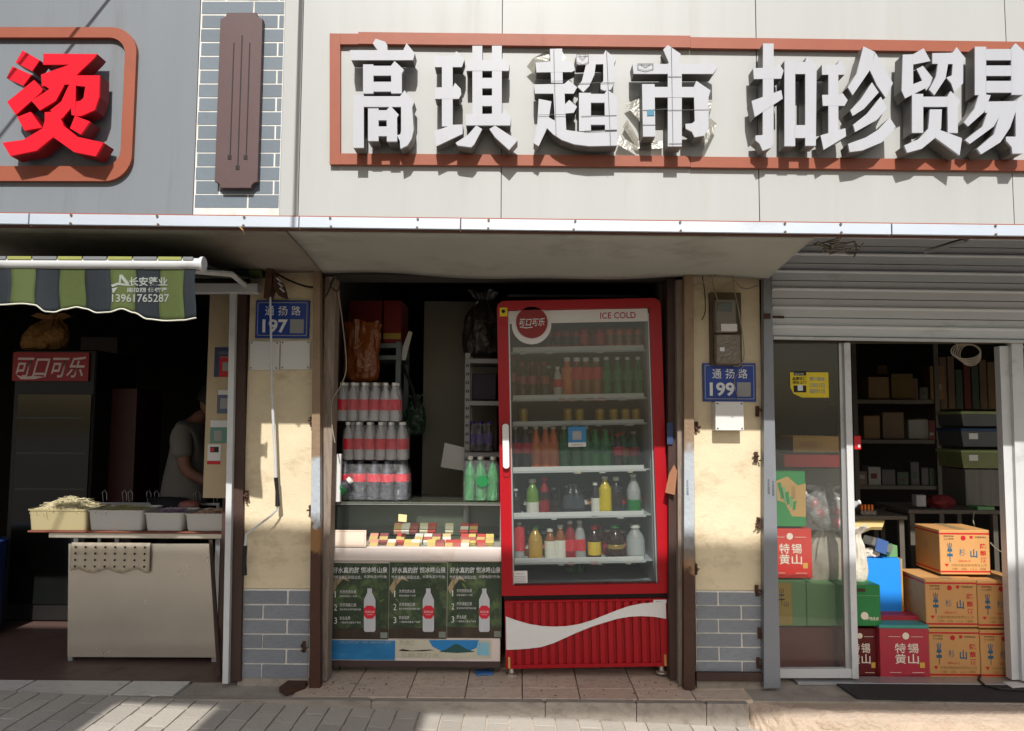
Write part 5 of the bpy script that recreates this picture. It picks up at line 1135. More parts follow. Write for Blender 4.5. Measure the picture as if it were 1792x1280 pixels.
o = MB().box(onz(832,1180,0).x,onz(862,1176,0).x,onz(845,1183,0).y,onz(845,1176,0).y,.001,.012,.002).build('blue_scrap',M('scrap_blue',S(60,110,170),.5)); o.rotation_euler.z=R(12); tag(o,'blue strip of card lying on the floor under the counter','scrap')
# torn notices on the right jamb
a=rect(1168,740,1178,778,.10); t=thing('wall_notice','blue notice stuck high on the dark right jamb','notice',((a[0]+a[1])/2,.11,a[2])); MB().box(a[0],a[1],.108,.116,a[2],a[3]).build('sheet',M('notice_blue',S(52,70,110),.6,0,.2,30),t)
o=MB().prism([(-.02,-.08),(.035,-.085),(.04,.05),(.02,.085),(-.005,.03)],-.002,.002).build('torn_paper',M('torn_kraft',S(170,120,90),.8)); q=at(1173,840,.09); o.location=(q.x,.09,q.z-.08); o.rotation_euler=(R(8),R(6),R(-25)); tag(o,'curled torn paper sticking out beside the red cooler','paper')

# ------------------------------------------------------------------ red drinks cooler
TH = R(-1.35); YG = .20
BF = at(1026,1172,YG); BF.z = 0.03
def fl_(px, py, Y=YG):
    p = at(px,py,Y)-BF; return (BF.x + p.x*math.cos(TH)-p.z*math.sin(TH), BF.z + p.x*math.sin(TH)+p.z*math.cos(TH))
def frect(px0,py0,px1,py1,Y=YG):
    mx,my=(px0+px1)/2,(py0+py1)/2; return fl_(px0,my,Y)[0], fl_(px1,my,Y)[0], fl_(mx,py1,Y)[1], fl_(mx,py0,Y)[1]
def f2w(X, Y, Z):
    x, z = X-BF.x, Z-BF.z; return Vector((BF.x + x*math.cos(TH)+z*math.sin(TH), Y, BF.z - x*math.sin(TH)+z*math.cos(TH)))
fr = thing('drinks_cooler','tall red drinks cooler with a glass door and white wave, standing right of the counter','cooler',tuple(BF))
m_fred = M('cooler_red', S(166,20,32), .35, 0, .05, 4, .02, 10, S(140,20,26), .2, 4, coat=0, spec=.25); m_fwhite = M('cooler_white', S(222,222,222), .4, 0, .04, 4); m_fin = M('cooler_inside', S(120,126,130), .6, 0, .1, 4); m_fgrey = M('cooler_grey', S(196,200,204), .45, 0, .05, 5)
o = frect(874,531.5,1163,1045); i = frect(893,548,1143,1028); DX0, DX1, DZ0, DZ1 = o
def toprr(x0,x1,z0,z1,r,n=7):
    pts=[(x0,z0),(x1,z0)]
    for cx,cz,a0 in ((x1-r,z1-r,0),(x0+r,z1-r,90)):
        for k in range(n+1): a=R(a0+90*k/n); pts.append((cx+r*math.cos(a),cz+r*math.sin(a)))
    return pts
outer = toprr(*o,.045); inner = toprr(*i,.004)
MB().ring(outer, inner, YG-.03, YG+.035).build('door_frame', m_fred, fr)
cb = (DX0+.004, DX1-.004)
FD = .62
MB().box(cb[0],cb[0]+.03,YG+.04,YG+FD,DZ0,DZ1-.01,.004).build('side_panel', m_fred, fr); MB().box(cb[1]-.03,cb[1],YG+.04,YG+FD,DZ0,DZ1-.01,.004).build('side_panel', m_fred, fr)
MB().box(cb[0]+.031,cb[1]-.031,YG+.04,YG+FD,DZ1-.05,DZ1-.01).build('top_panel', m_fred, fr); MB().box(cb[0]+.031,cb[1]-.031,YG+FD-.04,YG+FD-.002,DZ0+.04,DZ1-.051).build('back_panel', m_fin, fr)
MB().box(cb[0]+.031,cb[1]-.031,YG+.04,YG+FD-.002,DZ0,DZ0+.038).build('inner_floor', m_fgrey, fr)
for s in (0,1):
    X=(i[0]-.0005,i[0]+.022) if s==0 else (i[1]-.022,i[1]+.0005); MB().box(cb[0]+.0312 if s==0 else i[1]-.012, i[0]+.012 if s==0 else cb[1]-.0312, YG+.041, YG+FD-.042, DZ0+.039, DZ1-.052).build('inner_wall', m_fgrey if s else m_fin, fr)
MB().box(i[0]+.001,i[1]-.001,YG-.006,YG+.000,i[2]+.001,i[3]-.001).build('glass_door', CLEAR('cooler_glass', S(150,158,158), .055, .02, tint=(.80,.82,.81)), fr)
for X in (i[0]+.0015, i[1]-.0085): MB().box(X,X+.007,YG-.0095,YG-.0068,i[2]+.002,i[3]-.03).build('inner_gasket', m_alu, fr)
h_ = frect(889,548,1133,571); MB().box(i[0]+.001,h_[1],YG-.010,YG-.0065,h_[2],i[3]-.002).build('header_band', m_fwhite, fr)
cx_, cz_ = fl_(930,575)
MB().disc(cx_,cz_,.115,YG-.017,YG-.0105,40).build('header_ring', m_fwhite, fr)
dsc = MB().disc(cx_+.002,cz_+.012,.092,YG-.030,YG-.0175,40).build('red_disc', M('badge_red', S(138,16,24), .4), fr)
lettering(dsc,'可口可乐',cx_-.070,cx_+.078,cz_-.010,cz_+.036,YG-.0312,m_print_white,bold=.012,shear=.28)
MB().tube([(cx_-.068,YG-.0308,cz_-.014),(cx_-.03,YG-.0308,cz_-.020),(cx_+.005,YG-.0308,cz_-.016)],.003,5).build('swash',m_print_white,dsc)
a = frect(1050,553,1112,564); lettering(fr,'ICE COLD',a[0],a[1],a[2],a[3],YG-.0112,m_fred,bold=.010)
a = frect(874,546,888,561); st = MB().box(a[0]+.002,a[1],YG-.0316,YG-.0305,a[2],a[3]).build('energy_sticker', m_yellow, fr); MB().disc((a[0]+a[1])/2,(a[2]+a[3])/2+.004,.011,YG-.0325,YG-.0318,12).build('sticker_mark',m_print_black,st)
# handle, in its recess
a = frect(880,748,891,825)
MB().ring(rrect(a[0]-.003,a[1]+.004,a[2]-.055,a[3]+.006,.019,6), rrect(a[0]+.002,a[1]-.001,a[2]-.048,a[3]+.001,.015,6), YG-.033, YG-.0305).build('handle_rim', M('cooler_darkred',S(120,14,20),.4), fr)
MB().prism(rrect(a[0],a[1],a[2],a[3],.016,6), YG-.058, YG-.031).build('handle', m_fwhite, fr)
# shelves with price rails
rails = [(612,622),(696,706),(742,750),(822,832),(902,912),(982,992)]
SHZ = []
for k,(y0,y1) in enumerate(rails):
    b = frect(897,y0,1127,y1,YG+.05); SHZ.append(b[3]-.012)
    s = MB().box(i[0]+.014,i[1]-.014,YG+.062,YG+FD-.06,b[2]+.004,b[2]+.010).build('shelf', m_fgrey, fr)
    MB().box(b[0],b[1],YG+.045,YG+.058,b[2]+.006,b[3],.002).build('price_rail', m_fwhite, s); MB().box(b[0]-.012,b[1]+.012,YG+.042,YG+.060,b[2]-.003,b[2]+.0055,.002).build('shelf_lip', m_fgrey, s)
    SHZ[-1] = b[2]+.010
# bottom vent and label
bb = frect(960,1015,1070,1024,YG+.1)
for k in range(26):
    X = lerp(bb[0],bb[1],k/25); MB().box(X-.003,X+.003,YG+.06,YG+.10,DZ0+.0385,DZ0+.046).build('vent_bar', m_print_grey, fr)
a = frect(898,1005,923,1027); nl = MB().box(a[0],a[1],YG-.0085,YG-.0065,a[2]+.002,a[3]).build('rating_label', m_white_plate, fr); lettering(nl,'冷藏陈列柜',a[0]+.012,a[1]-.02,a[3]-.02,a[3]-.012,YG-.0092,m_print_grey)
for k in range(4): MB().box(a[0]+.008,a[1]-.01,YG-.0092,YG-.0087,a[3]-.032-.010*k,a[3]-.029-.010*k).build('print_line',m_print_grey,nl)
# paper sign hanging in the door (square code left blank)
a = frect(994,753,1025,788); sg = MB().box(a[0],a[1],YG-.0085,YG-.0068,a[2],a[3]).build('door_sticker', M('sticker_blue',S(52,120,170),.5,0,.1,8), fr); MB().box(a[0],a[1],YG-.0092,YG-.0087,a[2],a[2]+.024).build('white_strip', m_white_plate, sg); MB().box(lerp(a[0],a[1],.25),lerp(a[0],a[1],.75),YG-.0092,YG-.0087,a[2]+.04,a[2]+.09).build('code_patch', m_print_grey, sg); lettering(sg,'扫码有礼',lerp(a[0],a[1],.15),lerp(a[0],a[1],.85),a[2]+.007,a[2]+.016,YG-.0098,m_print_black)
# lower grille panel
g = frect(884,1054,1167,1173); MB().box(g[0],g[1],YG-.002,YG+FD,g[2],g[3]-.002).build('lower_cabinet', m_fred, fr)
m_gap = M('cooler_gap',S(30,14,16),.7); MB().box(DX0+.01,DX1-.01,YG+.0,YG+FD-.05,g[3]-.0015,DZ0-.0015).build('door_gap', m_gap, fr)
gz0, gz1 = fl_(1025,1166)[1], fl_(1025,1058)[1]
MB().box(g[0],g[1],YG-.022,YG-.0025,gz1,g[3]-.002,.002).build('grille_rim', m_fred, fr); MB().box(g[0],g[1],YG-.022,YG-.0025,g[2],gz0,.002).build('grille_rim', m_fred, fr)
n_=18; x0g,x1g = fl_(898,1110)[0], fl_(1160,1110)[0]; pitch=(x1g-x0g)/n_
MB().box(g[0],x0g,YG-.0215,YG-.0025,gz0+.0005,gz1-.0005).build('grille_edge', m_fred, fr); MB().box(x1g-.017,g[1],YG-.0215,YG-.0025,gz0+.0005,gz1-.0005).build('grille_edge', m_fred, fr)
for k in range(n_):
    if k == n_-1: continue
    MB().box(x0g+pitch*k+.017,x0g+pitch*(k+1),YG-.0215,YG-.0028,gz0+.0005,gz1-.0005,.002).build('slat', m_fred, fr)
wt=[(115,388),(200,420),(300,448),(400,465),(500,470),(600,466),(700,450),(800,420),(900,380),(1000,340),(1100,305),(1200,285),(1300,277),(1393,280)]
wb=[(1397,407),(1300,390),(1200,385),(1100,390),(1000,408),(900,438),(800,470),(700,510),(600,555),(500,600),(400,632),(300,645),(200,652),(118,655)]
MB().prism([fl_(860+x/4.571,1000+y/4.571,YG-.02) for x,y in wt+wb], YG-.026, YG-.0222).build('white_wave', m_fwhite, fr)
a = frect(1142,1050,1165,1056); pl_ = MB().box(a[0],a[1],YG-.024,YG-.0222,g[3]-.026,g[3]-.008).build('maker_plate', m_fwhite, fr); lettering(pl_,'冰山',a[0]+.012,a[1]-.03,g[3]-.021,g[3]-.013,YG-.0246,m_print_blue)
for px in (891,1163):
    X = fl_(px,1160)[0]; MB().box(X-.006,X+.006,YG-.0245,YG-.0222,g[2]+.004,g[2]+.066).build('reflector_strip', M('strip_gold',S(200,160,90),.5), fr)
    zf = 0.005; Xw = X; m = MB().lathe([(.034,0),(.034,.008),(.016,.016),(.013,.05)], cx=X+(.012 if px<1000 else -.012), cy=YG+.03, z0=(g[2]-.05)); m.build('foot', m_stainless, fr, smooth=True)
for s in (.05,): 
    for px in (905,1150): MB().lathe([(.034,0),(.034,.008),(.016,.016),(.013,.05)], cx=fl_(px,1160)[0], cy=YG+FD-.06, z0=g[2]-.05).build('foot', m_stainless, fr, smooth=True)
lo = g[2]-.05
fr.rotation_euler.y = TH
# lift so that the lower left foot meets the floor
minz = min(f2w(fl_(905,1160)[0],0,lo).z, f2w(fl_(1150,1160)[0],0,lo).z); DZF = .001-minz
fr.location.z += DZF

def item(px, pytop, w, shelf, style, mb, mc, ml, lz, label, group=None, Yi=YG+.13, cat='bottle', nm='bottle'):
    X = fl_(px, 800, Yi)[0] if False else None
    zsh = SHZ[shelf] if shelf < 6 else DZ0+.039
    py_guess = rails[shelf][1] if shelf < 6 else 1020
    X = fl_(px, (pytop+py_guess)/2, Yi)[0]; zt = fl_(px, pytop, Yi)[1]; r_ = w/2/ (FPX/(Yi-EYE.y))
    p = f2w(X, Yi, zsh+.001); p.z += DZF
    return bottle(tuple(p), r_*1.1, max(.05, zt-zsh), style, mb, mc, ml, lz, label, group, cat=cat, name=nm, ry=TH)
# top shelf: cans
for k,px in enumerate((958,976,992,1008)): item(px,585,15,0,'can',m_red_can,None,m_ldark,(.3,.7),'dark red can on the top cooler shelf','dark red cans on the top cooler shelf',cat='can',nm='drink_can')
for k,(px,mm_) in enumerate(((1022,m_red_can),(1050,m_red_can))): item(px,581,17,0,'can',mm_,None,m_lred,(.25,.75),'bright red can in the middle of the top cooler shelf','bright red cans on the top cooler shelf',cat='can',nm='drink_can')
for k,px in enumerate((1068,1084,1100,1117)): item(px,581,15,0,'can',m_or_can,None,m_tea,(.3,.7),'orange-brown can at the right of the top cooler shelf','orange-brown cans on the top cooler shelf',cat='can',nm='drink_can')
# second shelf
for px in (897,914,932,953): item(px,640 if px>900 else 632,16,1,'soda',m_cola,m_rcap,m_redd,(.40,.62),'dark red-brown bottle at the left of the second cooler shelf','red-brown bottles on the second cooler shelf')
for px in (976,): item(px,648,15,1,'water',m_pale,m_wcap,m_lred,(.35,.6),'pale bottle with red label on the second cooler shelf')
for px in (993,): item(px,632,18,1,'round',m_orange,m_wcap,m_lora,(.45,.75),'orange bottle in the middle of the second cooler shelf')
for px in (1010,1026,1044): item(px,632,19,1,'round',m_tea,m_wcap,m_lred,(.45,.75),'amber bottle with red label on the second cooler shelf','amber bottles on the second cooler shelf')
for px in (1062,1081,1099,1117): item(px,631,17,1,'soda',m_petg,m_wcap,m_lgreen,(.42,.66),'green bottle at the right of the second cooler shelf','green bottles on the second cooler shelf')
# third shelf: short gold cans
for px in (916,994,1014,1050,1074,1095,1113): item(px,721,14,2,'can',m_gold_can,None,m_honey,(.3,.7),'short gold can on the third cooler shelf','gold cans on the third cooler shelf',cat='can',nm='drink_can')
# fourth shelf
for px in (902,920): item(px,752,17,3,'soda',m_cola,m_wcap,m_lred,(.38,.62),'cola bottle with red label at the left of the fourth cooler shelf','cola bottles on the fourth cooler shelf')
for px in (938,955,969): item(px,752,17,3,'soda',m_orange,m_wcap,m_lora,(.38,.62),'orange soda bottle on the fourth cooler shelf','orange soda bottles on the fourth cooler shelf')
for px in (988,1008,1026): item(px,752,18,3,'soda',m_petg,m_wcap,m_lgreen,(.38,.62),'green bottle behind the door sticker on the fourth cooler shelf','green bottles behind the door sticker')
for px in (1042,1060): item(px,757,18,3,'soda',m_lime,m_gcap,m_lgreen,(.38,.62),'bright green bottle right of the door sticker on the fourth cooler shelf','bright green bottles on the fourth cooler shelf')
for px in (1082,): item(px,765,17,3,'soda',m_cola,m_rcap,m_lred,(.38,.62),'cola bottle at the right of the fourth cooler shelf')
# second row further back, showing between the front bottles
for px in (1072,1092,1110): item(px,760,16,3,'soda',m_petg,m_gcap,None,(.3,.5),'green bottle in the back row of the fourth cooler shelf','back row green bottles on the fourth cooler shelf',Yi=YG+.28)
# fifth shelf
item(903,862,15,4,'water',m_petd,m_wcap,m_ldark,(.3,.6),'dark bottle at the left end of the fifth cooler shelf')
item(932,845,20,4,'round',m_gtea,m_wcap,m_lwhite,(.02,.36),'green tea bottle with white lower label on the fifth cooler shelf')
item(953,842,16,4,'round',m_redd,m_rcap,m_ldark,(.4,.62),'dark red bottle next to the green tea on the fifth cooler shelf')
for k,px in enumerate((978,)): item(px,852,15,4,'water',m_petd,m_petd,None,(.3,.6),'dim dark bottle in the back row of the fifth cooler shelf',Yi=YG+.26)
item(1042,850,14,4,'round',m_petd,m_wcap,m_lwhite,(.05,.5),'slim bottle with white label left of the yellow one on the fifth cooler shelf')
item(1059,840,20,4,'water',m_yell,m_wcap,m_yell,(.1,.7),'bright yellow bottle on the fifth cooler shelf')
item(1079,841,18,4,'round',m_petd,m_wcap,m_ldark,(.3,.6),'dark bottle right of the yellow one on the fifth cooler shelf')
item(1109,836,22,4,'soda',m_pet,m_wcap,m_petg,(.05,.35),'clear waisted bottle at the right of the fifth cooler shelf')
for px,sg_ in ((994,-1),(1013,1)):
    r_=item(px,852,22,4,'water',m_petd,m_petd,m_pets,(.2,.6),'foil-wrapped dark bottle, %s of the leaning pair on the fifth shelf' % ('left one' if sg_<0 else 'right one')); r_.rotation_euler.y = TH+R(7)*(-sg_)
# sixth shelf
item(909,920,17,5,'soda',m_pet,m_wcap,m_lred,(.25,.88),'slim red bottle with white cap at the left of the lowest cooler shelf')
item(937,926,22,5,'round',m_honey,m_gcap,m_honey,(.1,.6),'golden yellow bottle on the lowest cooler shelf')
item(963,931,18,5,'round',m_tea,m_wcap,m_lwhite,(.02,.60),'amber bottle with white floral label, left one on the lowest cooler shelf')
item(981,925,17,5,'round',m_tea,m_wcap,m_lwhite,(.02,.56),'amber bottle with white floral label, right one on the lowest cooler shelf')
item(998,918,18,5,'water',m_redd,m_wcap,m_lred,(.22,.52),'red drink bottle with red label on the lowest cooler shelf')
item(1015,917,18,5,'water',m_pet,m_wcap,m_lred,(.22,.52),'clear water bottle with red label on the lowest cooler shelf')
item(1040,926,21,5,'round',m_cola,m_rcap,m_lyel,(.12,.52),'dark bottle with yellow label on the lowest cooler shelf')
item(1051,924,15,5,'round',m_tea,m_rcap,m_ldark,(.1,.5),'amber bottle in the back row of the lowest cooler shelf',Yi=YG+.28)
item(1077,924,27,5,'round',m_cola,m_gcap,m_gold_can,(.30,.42),'wide dark bottle with gold studs on the lowest cooler shelf')
item(1112,924,29,5,'round',m_pet,m_wcap,m_pet,(.1,.55),'clear square-shouldered bottle at the right of the lowest cooler shelf')
for px in (1000,1015): item(px,1003,16,6,'water',m_petg,m_gcap,None,(.2,.5),'dim green bottle at the back of the cooler floor','green bottles on the cooler floor',Yi=YG+.40)

# dim back rows that fill the shelves behind the front bottles
BR = random.Random(21)
for sh_, top_, n_, st_, mats_, wd, nmz in ((0,586,11,'can',(m_red_can,m_or_can),17,'can'),(1,644,11,'soda',(m_cola,m_tea,m_petg),17,'bottle'),(3,760,9,'soda',(m_cola,m_orange,m_petg),18,'bottle'),(4,858,9,'water',(m_petd,m_cola,m_pets),19,'bottle'),(5,934,9,'round',(m_cola,m_tea,m_petd,m_redd),19,'bottle')):
    for k in range(n_):
        px = lerp(915,1122,(k+.5)/n_)+BR.uniform(-3,3); mm_ = BR.choice(mats_)
        item(px, top_+BR.uniform(-2,3), wd, sh_, st_, mm_, BR.choice((m_wcap,m_rcap,m_gcap)), BR.choice((m_lred,m_ldark,m_lwhite,m_lora)), (.3,.55), 'dim %s in the back row of the %s cooler shelf' % (nmz, ('top','second','third','fourth','fifth','lowest')[sh_]), 'back row on the %s cooler shelf' % ('top','second','third','fourth','fifth','lowest')[sh_], Yi=YG+.27, cat=nmz, nm='drink_can' if nmz=='can' else 'bottle')
# price tags on the rails
for k,(y0,y1) in enumerate(rails):
    for q in range(BR.randint(3,6)):
        b = frect(BR.uniform(900,1100),y0,0,y1,YG+.05); w_ = BR.uniform(.025,.05); MB().box(b[0],b[0]+w_,YG+.0436,YG+.0446,fl_(1010,y1,YG+.05)[1]+.010,fl_(1010,y0,YG+.05)[1]-.004).build('price_tag', BR.choice((M('tag_pale',S(196,198,196),.6),M('tag_cream',S(206,196,170),.6),M('tag_red',S(190,120,116),.6))), fr)

# ------------------------------------------------------------------ food shop on the left
YTb = .42
tb = thing('food_table','stainless steel food table with a closed front under the plastic tubs','table',tuple(onz(250,1172,0)))
tp = rect(88,932,392,943,YTb); ZT = tp[3]
MB().box(tp[0],tp[1],YTb-.02,YTb+.55,ZT-.034,ZT,.004).build('table_top', m_stainless, tb)
w=[at(120,952,YTb),at(368,952,YTb),at(379,1151,YTb),at(118,1150,YTb)]; MB().prism([(p.x,p.z) for p in w],YTb,YTb+.012).build('front_panel', m_stainless, tb)
for px0,px1 in ((119,127),(370,379)):
    for yy in (YTb+.014,YTb+.48): X=at((px0+px1)/2,1100,YTb).x; MB().box(X-.014,X+.014,yy,yy+.028,-.005,ZT-.035).build('leg', m_alu, tb)
for px in (172,278): X=at(px,1165,YTb+.2).x; MB().tube([(X,YTb+.2,-.004),(X,YTb+.2,.12)],.016,8).build('leg', m_alu, tb)
w=[at(366,945,YTb-.06),at(372,945,YTb-.06),at(387,1190,YTb-.25),at(379,1190,YTb-.25)]
o = MB().tube([at(369,946,YTb-.03),at(384,1186,.10)],.012,6); tag(o.build('leaning_bar', m_brownpost),'dark bar leaning against the right end of the food table','bar')
# perforated cutlery organiser hanging on the front
a = rect(124,950,262,1000,YTb-.02); og = thing('plastic_organiser','pale plastic organiser sheet with rows of holes hanging on the table front','organiser',((a[0]+a[1])/2,YTb-.02,a[2]))
def fo_(u,v): return (lerp(a[0],a[1],u), YTb-.018-.010*abs(math.sin(u*8*math.pi))*(.4+.6*v), lerp(a[3],a[2]+.012*math.sin(u*17),v))
MB().grid(fo_,64,6).build('sheet', M('organiser_plastic',S(196,184,164),.4,0,.08,8,.1,20), og, smooth=True, solid=.0015)
hb = MB().disc(0,0,.0065,-.001,.001,10).mesh('hole', m_dark)
for r_ in range(4):
    for c_ in range(8): 
        u=(c_+.5)/8; inst('hole', hb, og, (lerp(a[0],a[1],u)+.004, YTb-.0325, lerp(a[3]-.025,a[2]+.03,r_/3)))
o=MB().box(at(55,932,YTb).x,at(395,932,YTb).x,YTb-.04,YTb+.35,ZT+.0005,ZT+.012,.003).build('tub_board', M('board_red',S(122,70,54),.7)); tag(o,'thin reddish board lying on the food table under the tubs','board')
m_tub = CLEAR('tub_clear', S(232,231,226), .7, .25); m_tubw = M('tub_white', S(200,200,200), .45, 0, .05, 6)
zb0 = ZT+.0125
def tub(px0,py0,px1,py1,mat,content,label,heap=0.0,cl=.8,name='food_tub'):
    a=rect(px0,py0,px1,py1,YTb-.03); t=thing(name,label,'food tub',((a[0]+a[1])/2,YTb+.1,zb0)); y0,y1=YTb-.03,YTb+.24; h=a[3]-a[2]; ins=.012
    def rr3(x0,x1,ya,yb,r,z): 
        return [(x,y,z) for x,y in rrect(x0,x1,ya,yb,r,3)]
    m=MB(); bot=rr3(a[0]+ins,a[1]-ins,y0+ins,y1-ins,.02,zb0+.001); top=rr3(a[0],a[1],y0,y1,.025,zb0+h); itop=rr3(a[0]+.004,a[1]-.004,y0+.004,y1-.004,.022,zb0+h); ib=rr3(a[0]+ins+.004,a[1]-ins-.004,y0+ins+.004,y1-ins-.004,.018,zb0+.006)
    V=[[m.bm.verts.new(p) for p in q] for q in (bot,top,itop,ib)]; n=len(bot)
    m.bm.faces.new(V[0]); m.bm.faces.new(V[3])
    for p,q in zip(V,V[1:]):
        for k in range(n): m.bm.faces.new((p[k],p[(k+1)%n],q[(k+1)%n],q[k]))
    bmesh.ops.recalc_face_normals(m.bm,faces=m.bm.faces); m.build('tub',mat,t,smooth=True)
    m=MB(); m.ring(rrect(a[0]-.006,a[1]+.006,0,1,.02,2),rrect(a[0]-.006,a[1]+.006,0,1,.02,2),0,1) if False else None
    o1=rr3(a[0]-.006,a[1]+.006,y0-.006,y1+.006,.028,zb0+h+.001); o2=rr3(a[0]+.003,a[1]-.003,y0+.003,y1-.003,.024,zb0+h+.001)
    m=MB(); A=[m.bm.verts.new(p) for p in o1]; B=[m.bm.verts.new(p) for p in o2]; C_=[m.bm.verts.new((p[0],p[1],p[2]-.008)) for p in o1]
    for k in range(n): j=(k+1)%n; m.bm.faces.new((A[k],A[j],B[j],B[k])); m.bm.faces.new((A[k],C_[k],C_[j],A[j]))
    m.build('rim',mat,t,smooth=True)
    m=MB(); q=[(x,y,zb0+.008) for x,y,_ in rr3(a[0]+ins+.006,a[1]-ins-.006,y0+ins+.006,y1-ins-.006,.016,0)]; q2=[(x,y,zb0+h*cl) for x,y,_ in rr3(a[0]+.010,a[1]-.010,y0+.010,y1-.010,.02,0)]; m.hull(q,q2).build('contents',content,t)
    return t,a,h
m_noodle = M('noodle', S(214,204,168), .6, 0, .15, 20); m_greens = M('noodle_grey', S(196,190,176), .6, 0, .1, 14)
def strands(t, a, h, n, mat, L_=.09, top=.05, seed=1):
    r_=random.Random(seed); m=MB()
    for k in range(n):
        x=r_.uniform(a[0]+.03,a[1]-.03); y=r_.uniform(YTb-.01,YTb+.2); u=(x-a[0])/(a[1]-a[0]); v=(y-YTb+.03)/.27; hh=zb0+h*.78+top*max(0,1-((u-.5)/.5)**2)*max(0,1-((v-.5)/.5)**2)*r_.uniform(.4,1.15); an=r_.uniform(0,6.28); d=Vector((math.cos(an),math.sin(an),r_.uniform(-.35,.35)))*L_*r_.uniform(.5,1)/2; p=Vector((x,y,hh)); c_=p+Vector((r_.uniform(-.01,.01),r_.uniform(-.01,.01),r_.uniform(.004,.016)))
        m.tube([p-d,c_,p+d], r_.uniform(.0012,.0022), 4)
    o=m.build('bean_sprouts', mat, t); o['kind']='stuff'
t,a,h=tub(47,892,151,929,CLEAR('tub_amber',S(204,192,150),.65,.25),m_noodle,'clear tub heaped with pale yellow shredded food at the left end of the table',cl=.9); strands(t,a,h,420,m_noodle,.10,.075,2)
t,a,h=tub(152,893,249,929,m_tub,m_greens,'whitish tub with pale strips, second from the left on the table',cl=.85); strands(t,a,h,260,M('strip_green',S(170,164,120),.6),.09,.03,3)
t,a,h=tub(251,897,320,929,m_tub,M('food_purple',S(110,92,112),.6,0,.2,30),'clear tub with purplish contents, third from the left on the table',cl=.85); strands(t,a,h,160,M('shred_purple',S(150,128,146),.6,0,.2,30),.04,.03,5)
t,a,h=tub(322,898,396,929,m_tub,M('food_pink',S(206,164,140),.6,0,.2,30),'clear tub with pinkish contents, at the right end of the table',cl=.88); strands(t,a,h,160,M('shred_pink',S(214,176,152),.6,0,.2,30),.04,.03,6)
blob('meat_parcel',330,884,.07,.03,.05,YTb+.42,M('parcel_pink',S(160,100,96),.5,0,.2,10),'pinkish wrapped parcel behind the tubs','parcel',21,.2)
# wire rack of hooks behind
m=MB(); a=rect(170,876,385,877,.95); m.box(a[0],a[1],.94,.96,a[3]-.03,a[3]-.015)
rh=random.Random(8); t=thing('hook_rail','wire rail with small hanging hooks behind the food tubs','hook rail',((a[0]+a[1])/2,.95,a[3]-.03)); m.build('rail',m_alu,t)
for sx in (a[0]+.02,a[1]-.02): MB().box(sx,sx+.02,.941,.959,0,a[3]-.0305).build('stand',m_alu,t)
for k in range(9):
    X=lerp(a[0]+.06,a[1]-.05,k/8)+rh.uniform(-.03,.03); MB().tube([(X,.95,a[3]-.015),(X-.005,.94,a[3]+.05),(X+.01,.94,a[3]+.07),(X+.025,.94,a[3]+.045),(X+.027,.94,a[3]+.0)],.0028,5).build('hook',m_alu,t)
# old dark cooler with red header
YO=1.25
a=rect(16,612,160,900,YO); co=thing('dark_cooler','old black drinks cooler with red lettered header in the dim food shop','cooler',((a[0]+a[1])/2,YO+.3,0))
MB().box(a[0],a[1],YO+.02,YO+.6,0,a[3],.01).build('cabinet',M('cooler_black',S(26,24,24),.5),co)
hd=plate(co,'header',22,617,155,667,YO,.018,M('header_red',S(150,16,30),.4)); lettering_px(hd,'可口可乐',28,624,150,661,YO-.002,M('header_script',S(220,200,200),.5),bold=.012,shear=.3)
sw=[at(x,y,YO-.002) for x,y in ((28,656),(40,660),(60,658),(78,660),(60,664),(36,664))]; MB().prism([(p.x,p.z) for p in sw],YO-.0025,YO-.0008).build('swash',MATS['header_script'],hd)
b=rect(22,690,152,1000,YO); MB().box(b[0],b[1],YO+.008,YO+.016,.12,b[3],.002).build('glass_door',M('dark_glass',S(22,24,22),.08,0,.2,5,spec=.6),co)
for py in (730,792,855): 
    c=rect(26,py,148,py+3,YO); MB().box(c[0],c[1],YO+.0065,YO+.0078,c[2],c[3]).build('shelf_edge',M('shelf_dim',S(60,62,58),.5),co)
c=rect(66,611,66,612,YO+.2)
bag('onion_sack',18,548,96,613,YO+.06,M('sack_onion',S(150,110,62),.8,0,.5,22,.8,40),'mesh sack of yellowish onions lying on top of the dark cooler','sack',2,.7,.35,True,.5)
t,a=plainbox('red_cabinet',172,680,236,900,1.5,.4,M('cabinet_red',S(54,11,12),.5),'dim dark red cabinet beside the old cooler','cabinet'); 
for ch in t.children: ch.scale=(1,1,1)
MB().box(a[0],a[1],1.502,1.9,0,a[2]-.001).build('plinth',M('cabinet_red',S(54,11,12),.5),t)
t,a=plainbox('notice_board',140,590,205,650,2.6,.02,M('board_grey',S(96,92,84),.8),'dim grey board hung high on the food shop back wall','board')
m=MB(); p=at(-95,1060,.75); m.lathe([(.20,0),(.22,.03),(.235,.5),(.24,.62),(.22,.63)],cx=p.x,cy=.9,z0=.0,n=24); tag(m.build('blue_barrel',M('barrel_blue',S(30,54,112),.45,0,.1,5),smooth=True),'blue plastic barrel standing at the left edge of the picture','barrel')
